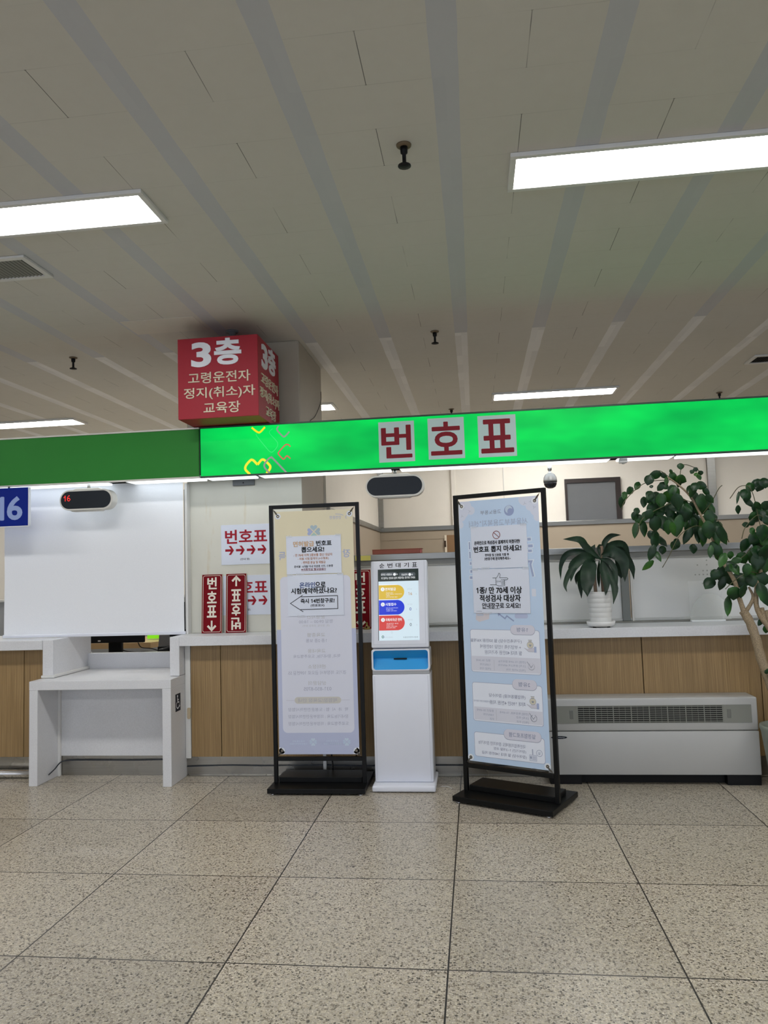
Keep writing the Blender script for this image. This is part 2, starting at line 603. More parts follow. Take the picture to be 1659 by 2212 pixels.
struct('trim_6', bx(-1.2, -1.185, 1.302, YB - .05, .02, 2.105), BEIGE)
struct('trim_7', bx(-1.2, -1.165, 1.302, YB - .05, 2.105, 2.168, .004), ALU)
struct('trim_8', bx(-1.2, -1.13, YB - .07, YB - .001, 2.168, H, .004), ALU)
struct('trim_9', bx(-1.19, -.15, YB - .036, YB - .03, 1.98, 2.09, .003), BEIGE)
struct('column', bx(-2.2, -1.22, .4, 1.3, 0, H, .012), plain('column_render', '#a39c8e', .6, var=.06))
struct('trim_11', bx(-2.2, -1.222, .3925, .3995, 1.0925, 2.60, .002), COLUMN)     # cream board on the column front
# dark-framed window high in the back partition
wf = B()
box(wf, 1.47, 1.50, YB - .05, YB - .001, 2.17, 2.76); box(wf, 2.165, 2.235, YB - .05, YB - .001, 2.17, 2.76); box(wf, 1.50, 2.165, YB - .05, YB - .001, 2.70, 2.76)
win = struct('window_1', wf, plain('dark_brown_frame', '#2d2320', .4))
win_p = obj('window_pane', bx(1.50, 2.165, YB - .03, YB - .002, 2.17, 2.70), plain('grey_glass', '#6c6e70', .15, spec=.6), win)
win_p['kind'] = 'structure'
dr = struct('door_1', bx(-.255, .52, YB - .045, YB - .03, .02, 2.03, .004), plain('brown_door', '#8a6a48', .45))
obj('door_edge', bx(-.255, -.225, YB - .05, YB - .045, .02, 2.03), plain('bright_door_edge', '#e4d8c4', .4), dr)
dl = obj('door_lock', bx(-.262, -.235, YB - .056, YB - .05, 1.86, 1.95, .002), plain('bronze_lock', '#4a3a2c', .35, metal=.8), dr)

# ------------------------------------------------------------------ ceiling fittings
def lamp(xa, y, label, group=None):
    L, D = 1.33, .28
    t = thing('ceiling_light', label, 'ceiling light', (xa + L / 2, y, H), 0, group or 'fluorescent ceiling panels')
    f = B(); e = .03
    box(f, xa - e, xa + L + e, y - D/2 - e, y - D/2, H - .022, H - .001, .003)
    box(f, xa - e, xa + L + e, y + D/2, y + D/2 + e, H - .022, H - .001, .003)
    box(f, xa - e, xa, y - D/2, y + D/2, H - .022, H - .001, .003)
    box(f, xa + L, xa + L + e, y - D/2, y + D/2, H - .022, H - .001, .003)
    obj('frame', f, WHITE2, t)
    obj('diffuser', bx(xa + .001, xa + L - .001, y - D/2 + .001, y + D/2 - .001, H - .012, H - .002), DIFF, t)
    return t
lamp(.44, -1.99, 'large bright ceiling light panel nearest the camera at the right edge')
lamp(-2.77, -1.99, 'large bright ceiling light panel cut by the left edge of the picture')
lamp(.46, 2.91, 'small slim ceiling light panel seen just above the lit green sign')
lamp(-2.74, 2.91, 'tiny end of a ceiling light peeking out right of the column')
for xa in (-5.95, .46): lamp(xa, 4.1, 'unseen ceiling light panel added to brighten the office, behind the green sign', 'added lights brightening the office')  # extra unseen panels, added to brighten the office
lamp(-5.90, 2.91, 'slim ceiling light panel above the dull green sign at far left')
for xa, y in ((3.62, -1.99), (3.62, 2.91), (-5.95, -1.99), (-5.95, -6.9), (-2.77, -6.9), (.44, -6.9), (3.62, -6.9)):
    lamp(xa, y, 'ceiling light panel further along the hall, outside the picture', 'ceiling lights outside the picture')

def vent(x0, x1, y0, y1, label):
    t = thing('ceiling_vent', label, 'vent', ((x0 + x1) / 2, (y0 + y1) / 2, H), 0, 'louvred ceiling vents')
    f = B(); e = .035
    for a in ((x0, x1, y0, y0 + e), (x0, x1, y1 - e, y1), (x0, x0 + e, y0 + e, y1 - e), (x1 - e, x1, y0 + e, y1 - e)):
        box(f, *a, H - .016, H - .001, .002)
    obj('frame', f, WHITE2, t)
    obj('backing', bx(x0 + e, x1 - e, y0 + e, y1 - e, H - .006, H - .001), plain('vent_dark', '#22211f', .8), t)
    g = B(); n = int((x1 - x0 - 2 * e) / .025)
    for i in range(n):
        xx = x0 + e + .012 + i * .025
        vs = [g.verts.new(q) for q in ((xx - .007, y0 + e, H - .014), (xx + .003, y0 + e, H - .006), (xx + .003, y1 - e, H - .006), (xx - .007, y1 - e, H - .014))]
        g.faces.new(vs)
    obj('louvre', g, plain('vent_grey', '#8a8984', .5), t)
vent(-3.05, -2.42, -1.56, -1.24, 'grey louvred vent in the ceiling cut by the left edge')
vent(2.90, 3.53, 1.80, 2.10, 'dark louvred vent in the ceiling at the right edge')

def sprinkler(x, y, label):
    t = thing('sprinkler', label, 'sprinkler', (x, y, H), 0, 'black ceiling sprinklers')
    obj('escutcheon', lathe(B(), [(.035, H - .001), (.034, H - .006), (.02, H - .012)], (x, y, 0)), plain('stained_ring', '#6b5b45', .6), t)
    obj('body', lathe(B(), [(.018, H - .008), (.016, H - .04), (.009, H - .045), (.009, H - .085), (.013, H - .09)], (x, y, 0), 12), BLACKM, t)
    obj('deflector', lathe(B(), [(.008, H - .09), (.030, H - .098), (.030, H - .103), (.006, H - .106)], (x, y, 0), 16), BLACKM, t)
sprinkler(-.078, -2.31, 'black sprinkler in the middle of the ceiling, the largest one')
sprinkler(-3.246, .45, 'black sprinkler hanging above the left ceiling light and dull green sign')
sprinkler(-.085, .42, 'black sprinkler hanging from the ceiling right of the red cube')
sprinkler(-.046, 3.47, 'tiny black sprinkler just above the middle of the lit green sign')
sprinkler(3.07, 3.40, 'tiny black sprinkler just above the right end of the lit sign')

# access hatch outlines in the ceiling: thin raised board edges
for k, (x0, x1, y0, y1) in enumerate(((-2.43, -1.85, -.335, -.025),)):
    struct('trim_10', bx(x0, x1, y0, y1, H - .004, H - .0005, .001), plain('hatch_board', '#d3cfc6', .6))

# ------------------------------------------------------------------ green sign boxes
SY, SZ0, SZ1 = .05, 2.33, 2.735
def signbox(name, label, x0, x1, face, gaps):
    t = thing(name, label, 'sign', ((x0 + x1) / 2, .2, SZ0))
    cs = B()
    box(cs, x0, x1, SY + .012, .295, SZ0 + .02, SZ1, .003)
    obj('casing', cs, plain('sign_casing', '#3f4743', .5), t)
    obj('face', bx(x0 + .004, x1 - .004, SY, SY + .012, SZ0 + .014, SZ1 - .012, .002), face, t)
    e = B()
    box(e, x0, x1, SY - .006, SY + .012, SZ0, SZ0 + .014); box(e, x0, x1, SY - .006, SY + .012, SZ1 - .012, SZ1)
    obj('edge_trim', e, plain('sign_edge', '#1d3a2a', .4) if face is SIGNF else LGREY, t)
    for a, b in gaps:
        obj('light_panel', bx(a, b, SY + .02, .275, SZ0 + .004, SZ0 + .02, .003), SOFF, t)
    obj('under_tray', bx(x0, x1, SY + .012, .295, SZ0 + .02, SZ0 + .024), LGREY, t)
    return t
sign = signbox('lit_sign_box', 'long bright green back-lit sign box above the counter', -1.955, 5.5, SIGNF, ((-1.94, -1.55), (-1.50, -.46), (-.38, 1.20), (1.27, 1.66), (1.70, 3.4), (3.45, 5.4)))
dsign = signbox('dull_sign_box', 'unlit dull green sign box left of the bright green one', -6.5, -1.962, DGREEN, ((-6.4, -4.7), (-4.65, -2.80), (-2.60, -1.98)))
# outlined clover emblem on the lit face; coordinates x,z
def S(px, pz): return (px, pz)
EM = []
def lit(c, s): return plain('lit_ink_' + c.lstrip('#'), '#202020', .4, var=0, em=c, ems=s)
yl, gy, rd, gn = lit('#f4ec00', .95), lit('#8f8f8c', .9), lit('#d8403c', .95), lit('#20e878', .95)
def E(X, Y):   # zoomed sketch units to metres on the face
    return (-1.6 + (X - 0) * .0002884 + .0, 2.733 - (Y - 150 + .047 * X) * .0002884)
def em(pts, col, w=.014, lay=1):
    P = [Vector((*E(*p), 0)) for p in pts]
    o = []
    for i in range(len(P) - 1): o += [P[i].lerp(P[i + 1], k / 2) for k in range(2)]
    o.append(P[-1])
    q = [(p.x, p.y) for p in spline(P, 4)]
    pr = Print(); pr.line(q, w, col, lay); pr.build('emblem_line', sign, at=(0, SY - .001, 0))
em([(170, 1500), (60, 1390), (40, 1320), (80, 1230), (190, 1115), (235, 1105), (285, 1130), (385, 1235)], yl, .019)
em([(385, 1235), (480, 1120), (540, 1095), (600, 1130), (720, 1250), (735, 1320), (700, 1390), (630, 1470)], yl, .019)
em([(240, 215), (340, 300), (430, 352), (490, 330), (610, 205)], yl, .015)
em([(720, 1470), (600, 1340), (570, 1260), (610, 1170), (720, 1055), (780, 1045), (830, 1080), (1180, 1450)], gy, .013, 2)
em([(990, 180), (950, 240), (960, 310), (1090, 450), (1140, 470), (1190, 440), (1285, 335)], gy, .011)
em([(1305, 745), (1260, 695), (1200, 685), (1140, 720), (985, 890), (975, 950), (1080, 1070), (1130, 1075), (1205, 995), (1300, 1070)], rd, .009)
em([(820, 250), (730, 360), (900, 560), (960, 660), (930, 760), (820, 880), (740, 880), (650, 790), (380, 450), (370, 380)], gn, .004)
# the three letter sheets stuck on the lit face
for ch, nm, xc, zc, w, h, rot, place in (('번', 'first', -.391, 2.539, .275, .312, 0, 'leftmost'), ('호', 'second', -.012, 2.545, .275, .315, .01, 'middle'), ('표', 'third', .371, 2.543, .284, .316, .0, 'rightmost')):
    t = thing('letter_sheet', f'white sheet with dark red syllable {ch} taped to green sign, {place} of three', 'paper sign', (xc, SY - .002, zc - h / 2), 0, 'letter sheets on the green sign')
    obj('sheet', bx(xc - w/2, xc + w/2, SY - .004, SY - .0015, zc - h/2, zc + h/2), plain('letter_paper', '#b9cfcd', .25, spec=.5), t)
    p = Print()
    p.text(ch, xc, zc, w=w * .84, h=h * .80, col='#7c1522', bold=.022, lay=1)
    p.build('lettering', t, at=(0, SY - .004, 0))

# ------------------------------------------------------------------ red cube sign
cx0, cx1, cy0, cy1, cz0, cz1 = -2.013, -1.387, -.24, .36, 2.742, 3.362
t = thing('cube_sign', 'red cube sign with white Korean lettering hanging above the green sign', 'sign', (-1.70, .06, cz0))
obj('box', bx(cx0, cx1, cy0, cy1, cz0, cz1, .003), RED, t)
cr = '#d2c9ae'
p = Print()
xm = (cx0 + cx1) / 2
wlet = plain('white_raised_letter', '#e3e6ee', .35, var=.02)
clet = plain('cream_raised_letter', cr, .45, var=.03)
def cube_text(p, xm):
    p.text('3', xm - .125, cz1 - .132, w=.158, h=.192, col=wlet, bold=.035, ext=.006)
    p.text('층', xm + .082, cz1 - .118, w=.212, h=.205, col=wlet, bold=.035, ext=.006)
    p.text('고령운전자', xm + .012, cz1 - .311, w=.485, h=.086, col=clet, bold=.010, ext=.005)
    p.text('정지(취소)자', xm + .012, cz1 - .431, w=.555, h=.094, col=clet, bold=.010, ext=.005)
    p.text('교육장', xm + .030, cz1 - .544, w=.285, h=.086, col=clet, bold=.010, ext=.005)
cube_text(p, xm)
p.build('lettering', t, at=(0, cy0, 0))
p = Print()
cube_text(p, 0)
p.build('lettering', t, M4=Matrix.Translation((cx1, (cy0 + cy1) / 2, 0)) @ Matrix.Rotation(PI / 2, 4, 'Z'))
obj('hanger', lathe(B(), [(.05, H - .0005), (.05, H - .012), (.028, H - .014), (.028, cz1 - .001)], (xm + .02, .06, 0)), DGREY, t)

# ------------------------------------------------------------------ things hanging below the sign
def led(xc, label, digits):
    zc, y0 = 2.203, .07
    t = thing('led_display', label, 'number display', (xc, y0 + .04, 2.09), 0, 'oval number displays under the sign')
    obj('housing', prism(B(), rrect(xc, zc, .452, .165, .0824, 12), y0, y0 + .085, bev=.008), LGREY, t, smooth=True)
    obj('screen', prism(B(), rrect(xc - .002, zc, .425, .140, .0699, 12), y0 - .002, y0 + .001), plain('dark_led_window', '#141a21', .3, spec=.3), t)
    obj('top_shell', prism(B(), [(xc - .14, zc + .077), (xc + .14, zc + .077), (xc + .095, zc + .096), (xc - .10, zc + .096)], y0 + .015, y0 + .08, bev=.004), LGREY, t)
    obj('bottom_shell', prism(B(), [(xc - .13, zc - .092), (xc + .11, zc - .092), (xc + .14, zc - .077), (xc - .15, zc - .077)], y0 + .012, y0 + .08, bev=.004), LGREY, t)
    obj('mount', lathe(B(), [(.013, zc + .094), (.013, SZ0 + .001)], (xc, y0 + .045, 0), 14), ALU, t)
    if digits:
        q = B()   # dot-matrix figure 16
        M1 = ['00100', '01100', '10100', '00100', '00100', '00100', '00100']
        M6 = ['00110', '01000', '10000', '11110', '10001', '10001', '01110']
        for gi, g in enumerate((M1, M6)):
            for r, row in enumerate(g):
                for c, v in enumerate(row):
                    if v == '1':
                        xx = xc - .187 + gi * .030 + c * .0053; zz = zc + .036 - r * .0066
                        box(q, xx - .0021, xx + .0021, y0 - .004, y0 - .002, zz - .0026, zz + .0026)
        obj('digit', q, plain('red_led', '#ff2a22', .4, em='#ff3026', ems=1.2), t, label='red dot digits 16')
led(-.419, 'blank oval number display hanging under the lit green sign', False)
led(-2.921, 'oval number display showing red 16 in front of the white blind', True)

t = thing('dome_camera', 'silver dome camera with dark lens hanging under the green sign', 'camera', (.762, .2, 2.14))
obj('stem', lathe(B(), [(.016, SZ0), (.016, 2.285), (.011, 2.28), (.013, 2.262), (.020, 2.258)], (.762, .2, 0), 14), CHROME, t)
obj('housing', lathe(B(), [(.018, 2.262), (.036, 2.25), (.049, 2.228), (.052, 2.205), (.052, 2.192)], (.762, .2, 0), 28), DOME, t)
obj('dome', lathe(B(), [(.050, 2.193), (.048, 2.175), (.038, 2.155), (.02, 2.145), (.002, 2.143)], (.762, .2, 0), 28), plain('dark_dome', '#15161a', .1, spec=.6), t)

t = thing('motion_sensor', 'small white sensor box on the underside of the lit sign', 'sensor', (1.29, .1, 2.29))
obj('body', bx(1.262, 1.318, .075, .125, 2.30, SZ0 + .003, .004), WHITE2, t)
obj('lens', lathe(B(), [(.012, 2.30), (.010, 2.292), (.002, 2.29)], (1.29, .1, 0), 14), LGREY, t)

t = thing('counter_number_sign', 'blue hanging sign with white number 16 at the left edge', 'sign', (-3.75, .06, 2.01))
obj('panel', bx(-4.15, -3.375, .0, .024, 2.008, 2.318, .003), NAVY, t)
obj('side_edge', bx(-3.375, -3.368, .0, .026, 2.006, 2.318), plain('white_sign_edge', '#dfe3e8', .4), t)
obj('bottom_edge', bx(-4.15, -3.368, .0, .026, 2.002, 2.008), plain('white_sign_edge', '#dfe3e8', .4), t)
p = Print()
p.text('6', -3.490, 2.152, w=.125, h=.185, col='#93a6d6', bold=.03)
p.text('1', -3.622, 2.152, w=.075, h=.185, col='#93a6d6', bold=.03)
p.build('lettering', t, at=(0, -.0005, 0))
for xx in (-4.0, -3.55): obj('hanger', lathe(B(), [(.008, 2.318), (.008, SZ0 + .002)], (xx, .014, 0), 10), ALU, t)

t = thing('roller_blind', 'white roller blind pulled down over the left service window', 'blind', (-3.0, .3, 1.09))
bl = B(); xs = [-3.775 + i * 1.575 / 24 for i in range(25)]
for i in range(24):
    for k in range(12):
        z0 = 1.115 + k * 1.245 / 12; z1 = z0 + 1.245 / 12
        def yy(x, z): return .30 + .0035 * math.sin(x * 5.1 + z * 2.2) * (z - 1.1) + .002 * math.sin(z * 9)
        bl.faces.new([bl.verts.new((x, yy(x, z), z)) for x, z in ((xs[i], z0), (xs[i + 1], z0), (xs[i + 1], z1), (xs[i], z1))])
bmesh.ops.remove_doubles(bl, verts=bl.verts[:], dist=1e-5)
obj('fabric', bl, FABRIC, t, smooth=True)
obj('bottom_bar', bx(-3.785, -2.19, .288, .312, 1.092, 1.118, .006), WHITE, t)
obj('guide_rail', bx(-2.196, -2.176, .32, .391, 1.092, 2.33, .002), WHITE2, t)
ch_ = B()
tube(ch_, [(-2.205, .335, 2.28), (-2.205, .335, 1.13)], .003, 6)
obj('pull_chain', ch_, plain('grey_chain', '#8b8d90', .4), t)

# ------------------------------------------------------------------ counter, right of the desk
CT, CF = 1.092, .06       # top height, front edge
t = counter = thing('service_counter', 'wood panelled counter with white top behind the stands and kiosk', 'counter', (1.6, .4, 0))
obj('countertop', prism(B(), [(-2.146, CF), (5.5, CF), (5.5, .62), (-1.215, .62), (-1.215, .395), (-2.146, .395)], 1.02, CT, 'z', bev=.003), STONE, t)
for a, b in ((-2.098, -1.858), (-1.852, -.795), (-.789, .281), (.287, 1.358), (1.364, 2.180), (2.186, 3.25), (3.256, 4.32), (4.326, 5.4)):
    obj('front_panel', bx(a, b, .17, .19, .15, 1.02, .0015), WOOD, t)
obj('carcass', bx(-1.21, 5.4, .192, .60, .02, 1.0), plain('counter_carcass', '#2e2720', .7), t)
obj('carcass', bx(-2.12, -1.215, .192, .39, .02, 1.0), plain('counter_carcass', '#2e2720', .7), t)
obj('kick_plate', bx(-2.143, 5.4, .185, .1915, .0, .15), STEEL, t)
obj('kick_ledge', bx(-2.143, 5.4, .172, .186, .0, .012, .002), STEEL, t)
obj('end_strip', bx(-2.143, -2.101, .160, .39, .14, 1.02, .002), WHITE2, t)
obj('end_panel', bx(-2.225, -2.147, CF, .395, .792, CT, .004), STONE, t)
lt = prism(B(), rrect(-2.113, .488, .026, .088, .012), .152, .161)
obj('latch', lt, plain('cream_latch', '#b9a88c', .4), t)

t = lcounter = thing('left_counter', 'wood panelled counter with white top at the far left edge', 'counter', (-4.3, .4, 0))
obj('countertop', bx(-6.5, -3.288, CF, .62, 1.012, CT - .004, .004), STONE, t)
for a, b in ((-5.6, -4.56), (-4.554, -3.513), (-3.507, -3.30)):
    obj('front_panel', bx(a, b, .17, .19, .15, 1.012, .0015), WOOD, t)
obj('carcass', bx(-6.4, -3.31, .192, .60, .02, 1.0), plain('counter_carcass', '#2e2720', .7), t)
obj('kick_plate', bx(-6.4, -3.30, .185, .1915, .0, .15), STEEL, t)
obj('end_panel', bx(-3.284, -3.195, CF, .655, .805, CT - .002, .004), STONE, t)
ep = B()
box(ep, -3.196, -3.178, CF - .004, .66, .793, .815, .003); box(ep, -3.288, -3.178, CF - .014, CF + .002, .793, .812, .003)
box(ep, -3.196, -3.188, .64, .66, .815, .93)
obj('edge_strip', ep, WHITE2, t)
rl = B(); tube(rl, [(-6.4, .1, .038), (-3.30, .1, .038)], .03, 18)
obj('foot_rail', rl, CHROME, t)

t = desk = thing('access_desk', 'low white desk with knee space between the two counters', 'desk', (-2.715, .1, 0))
obj('desktop', prism(B(), [(-3.285, -.115), (-2.145, -.115), (-2.145, .39), (-2.232, .39), (-2.232, .60), (-3.285, .60)], .722, .79, 'z', bev=.003), STONE, t)
obj('leg_panel', bx(-3.285, -3.216, -.115, .19, .0, .722, .003), STONE, t)
obj('leg_panel', bx(-2.214, -2.145, -.115, .19, .0, .722, .003), STONE, t)
obj('back_panel', bx(-3.216, -2.214, .19, .21, .155, .722), STONE, t)
obj('back_splash', bx(-3.195, -2.226, .60, .66, .722, .922, .004), STONE, t)
obj('kick_plate', bx(-3.216, -2.214, .195, .205, .0, .155), STEEL, t)
obj('corner_post', bx(-3.216, -3.196, .165, .19, .0, .722, .002), WHITE2, t)
# wheelchair sticker on the right leg panel (faces +x); print u runs along +y
p = Print()
p.rect(0, .598, .098, .132, '#171c2b', 0)
p.disc(-.008, .645, .010, '#e8ebf2', 1)
p.line([(-.008, .633), (-.006, .600), (.018, .598), (.028, .565), (.036, .566)], .010, '#e8ebf2', 1)
p.line([(-.006, .618), (.014, .618)], .008, '#e8ebf2', 1)
p.arc(-.004, .580, .026, 130, 400, .008, '#e8ebf2', 1, 20)
p.build('wheelchair_sticker', t, M4=Matrix.Translation((-2.1444, .018, 0)) @ Matrix.Rotation(PI / 2, 4, 'Z'), label='dark sticker with white wheelchair symbol')

# cable along the kick plate
for pts, lab in (([(-3.204, .02, .050), (-3.20, .10, .075), (-3.185, .16, .112), (-3.12, .180, .121), (-3.0, .182, .123), (-2.6, .181, .122), (-2.222, .181, .128)], 'dark cable clipped along the steel plate under the low desk'),
                 ([(-2.14, .176, .075), (-1.8, .177, .083), (-1.5, .176, .080), (-1.1, .176, .086), (-.7, .177, .08), (-.2, .176, .084), (.3, .176, .082), (.62, .176, .08)], 'dark cable running along the steel kick plate behind the stands')):
    c = B(); tube(c, spline(pts, 6), .0045, 7)
    solo('cable', lab, 'cable', c, plain('dark_blue_cable', '#17202c', .4), group='cables along the kick plates')

# power cord hanging behind the left stand, and a pale cord cover beside it
c = B(); tube(c, spline([(-.985, .155, .30), (-.978, .14, .18), (-.962, .10, .10), (-.955, .06, .086)], 6), .006, 7)
solo('power_cord', 'black power cord hanging down behind the left banner', 'cord', c, BLACKM)
solo('conduit', 'short white cable conduit standing behind the left banner stand', 'conduit', bx(-1.047, -1.022, .153, .166, .0, .35, .002), WHITE2)
solo('plastic_scrap', 'tiny white plastic strip lying on the floor between kiosk and stand', 'scrap', tube(B(), spline([(-.142, -.09, .003), (-.10, -.098, .006), (-.075, -.112, .003), (-.062, -.135, .003)], 4), .003, 5), WHITE2)

# ------------------------------------------------------------------ service windows on the right counter
GY = .52
t = swin = thing('service_window', 'row of white filmed sliding windows standing on the right counter', 'window', (1.9, GY, CT))
obj('top_rail', bx(-1.215, 5.4, GY - .07, GY + .07, 1.640, 1.690, .003), ALU, t)
obj('head_band', bx(-1.215, 5.4, GY - .012, GY + .03, 1.588, 1.640, .003), plain('band_grey', '#a9a8a2', .4), t)  # darker grey band directly below the top rail
obj('bottom_track', bx(-1.215, 5.4, GY - .04, GY + .04, CT + .0002, CT + .012, .002), plain('track_grey', '#7e7c74', .4, metal=.6), t)
obj('bottom_rail', bx(-1.215, 5.4, GY - .012, GY + .02, CT + .012, CT + .034, .003), plain('sash_pale', '#c4c4c0', .4), t)
obj('stile', bx(1.300, 1.362, GY - .022, GY + .03, CT + .012, 1.64, .003), plain('stile_grey', '#6f716b', .4, metal=.5), t)
obj('stile', bx(1.372, 1.388, GY - .03, GY + .01, CT + .012, 1.50, .002), LGREY, t)
obj('stile', bx(-1.21, -1.16, GY - .02, GY + .03, CT + .012, 1.64, .003), plain('stile_grey', '#6f716b', .4, metal=.5), t)
obj('pane', bx(-1.16, 1.300, GY, GY + .008, CT + .03, 1.59), FILM, t)
obj('pane', bx(1.388, 5.35, GY, GY + .008, CT + .03, 1.59), FILM, t)
obj('label_tape', bx(-.80, -.675, GY - .072, GY - .0705, 1.644, 1.684), plain('yellow_tape', '#b7ac55', .5), t, label='yellow tape')
hl = B()
hx, hz = 1.93, 1.45
for a, b in ((0, 0), (.03, 0), (.06, .0), (-.03, .0), (-.06, 0), (.03, .03), (.0, .03), (.06, .03), (.03, .075), (-.04, .075), (.03, .11), (.06, -.07), (-.01, -.07)):
    lathe(hl, [(.006, GY - .002), (.006, GY - .0005)], (hx + a, 0, hz + b), 10, axis='y')
obj('speech_hole', hl, plain('hole_rim', '#b3b3ae', .4), t)

t = thing('speech_shield', 'clear acrylic sheet with a half-round cutout leaning on the service window', 'shield', (1.91, GY - .06, CT))
ar = [(2.06, CT + .012)] + [(1.955 + .148 * math.cos(a), CT + .012 + .20 * math.sin(a)) for a in [PI * k / 20 for k in range(21)]]
ol = [(1.800, CT + .012), (1.807 + .0, CT + .012)] 
sh = B()
out = [(1.797, CT + .012), (1.797, 1.405), (2.035, 1.405), (2.035, CT + .012)]
box(sh, 1.797, 2.035, GY - .055, GY - .050, CT + .013, 1.405)
obj('sheet', sh, ACRYL, t)
arc = B()
prism(arc, [(1.80 + .0 + .15 + .15 * math.cos(PI * k / 24), CT + .013 + .20 * math.sin(PI * k / 24)) for k in range(25)], GY - .060, GY - .056)
obj('half_round_flap', arc, m_clear('acrylic_flap', '#eef0ea', .22), t)
obj('foot', bx(1.80, 2.05, GY - .085, GY - .04, CT + .0005, CT + .013, .002), plain('white_acrylic', '#eceeee', .25), t)

# slim red-brown box on the rail and a trinket on the counter
t = thing('flat_box', 'slim red-brown box lying on the rail above the kiosk', 'box', (-.46, .54, 1.690))
obj('body', bx(-.662, -.275, .47, .61, 1.6905, 1.727, .003), BROWN, t)
obj('lid_edge', bx(-.664, -.255, .468, .612, 1.727, 1.731, .001), plain('brown_lid', '#8c4a34', .5), t)
obj('end_label', bx(-.275, -.262, .478, .60, 1.694, 1.725), plain('faded_red_end', '#a2504a', .5), t)
t = thing('ornament', 'tiny gold ornament with red stone on the counter beside the kiosk', 'ornament', (-.715, .40, CT))
obj('body', lathe(B(), [(.030, CT + .0005), (.026, CT + .010), (.010, CT + .030), (.006, CT + .04)], (-.715, .40, 0), 4), plain('old_gold', '#a58f4e', .35, metal=.6), t)
obj('knob', lathe(B(), [(.003, CT + .038), (.008, CT + .046), (.007, CT + .054), (.002, CT + .058)], (-.715, .40, 0), 10), plain('olive_gold', '#8b8a3f', .4, metal=.4), t)
obj('stone', bx(-.722, -.708, .372, .382, CT + .012, CT + .027, .002), plain('dark_red_stone', '#5a1516', .2), t)

# ------------------------------------------------------------------ notices on the column, red boards on the counter
def arrow(p, u, v, s, col, lay=1):
    p.rect(u - .12 * s, v, .76 * s, .26 * s, col, lay)
    p.face([(u - .10 * s, v + .5 * s), (u + .17 * s, v + .5 * s), (u + .5 * s, v), (u + .28 * s, v)], col, lay)
    p.face([(u + .22 * s, v), (u + .5 * s, v), (u + .17 * s, v - .5 * s), (u - .10 * s, v - .5 * s)], col, lay)
for k, (x0, x1, z0, z1, lab) in enumerate(((-1.912, -1.468, 1.645, 1.974, 'laminated white notice with four red arrows, upper of two on the column'),
                                           (-1.905, -1.474, 1.232, 1.555, 'laminated white notice half hidden by red boards, lower on the column'))):
    t = thing('wall_notice', lab, 'notice', ((x0 + x1) / 2, .398, z0), 0, 'arrow notices on the column')
    obj('sheet', bx(x0, x1, .3885, .3922, z0, z1, .0008), PAPER, t)
    p = Print()
    xc, w, hh = (x0 + x1) / 2, x1 - x0, z1 - z0
    p.text('번호표', xc - .008 + .0, z1 - .30 * hh, w=w * .80, h=hh * .34, col='#9a1428', bold=.024)
    for i in range(4): arrow(p, xc - .150 + i * .092, z0 + .36 * hh, .074, '#9a1428')
    p.text('(안내 옆)', xc - .02, z0 + .13 * hh, w=w * .18, h=hh * .06, col='#5b4a4a', bold=.01)
    p.build('lettering', t, at=(0, .388, 0))
t = thing('wall_box', 'small grey metal box on the column top just under the sign', 'box', (-1.708, .39, 2.295))
obj('cover', bx(-1.80, -1.616, .370, .3922, 2.296, 2.345, .003), DGREY, t)
obj('screw', lathe(B(), [(.006, .368), (.006, .371)], (-1.708, 0, 2.318), 10, axis='y'), BLACKM, t)
c = B(); tube(c, spline([(-1.214, 1.25, 3.26), (-1.212, 1.23, 3.17), (-1.213, 1.10, 3.06), (-1.212, .92, 2.95), (-1.213, .74, 2.88), (-1.213, .66, 2.80)], 6), .0026, 6)
solo('loose_wire', 'thin dark wire hanging on the side of the column above the sign', 'wire', c, BLACKM)

def board(xc, yb, label, flip):
    w, h, lean = .170, .478, math.radians(4)
    t = thing('direction_board', label, 'sign board', (xc, yb, CT), 0, 'maroon ticket direction boards')
    M4 = Matrix.Translation((xc, yb, CT + .001)) @ Matrix.Rotation(-lean, 4, 'X')
    b = B(); box(b, -w/2, w/2, 0, .012, 0, h); b.transform(M4)
    obj('panel', b, MAROON, t)
    s = B(); box(s, w/2, w/2 + .002, 0, .012, 0, h); box(s, -w/2 - .002, -w/2, 0, .012, 0, h); s.transform(M4)
    obj('edge', s, plain('cream_edge', '#c8bda4', .5), t)
    p = Print(); wc = '#e8e0d2'
    p.line(rrect(0, h/2, w - .020, h - .020, .014, 5), .003, wc, 1, True)
    for i, ch in enumerate('번호표'):
        p.text(ch, 0, h - .072 - i * .115, w=.078, h=.096, col=wc, bold=.028)
    a = .058
    p.rect(0, a + .006, .014, .075, wc, 1)
    p.line([(-.034, a + .002), (0, a - .032), (.034, a + .002)], .017, wc, 1)
    R = Matrix.Translation((0, -.0005, 0))
    if flip: R = Matrix.Translation((0, -.0005, h)) @ Matrix.Rotation(PI, 4, 'Y')
    p.build('lettering', t, M4=M4 @ R)
board(-1.988, .345, 'maroon board reading down with arrow to floor, left of the pair on the counter', False)
board(-1.782, .342, 'maroon board standing upside down with arrow up, right of the pair', True)
board(-.768, .435, 'maroon board half hidden between left banner stand and kiosk', False)

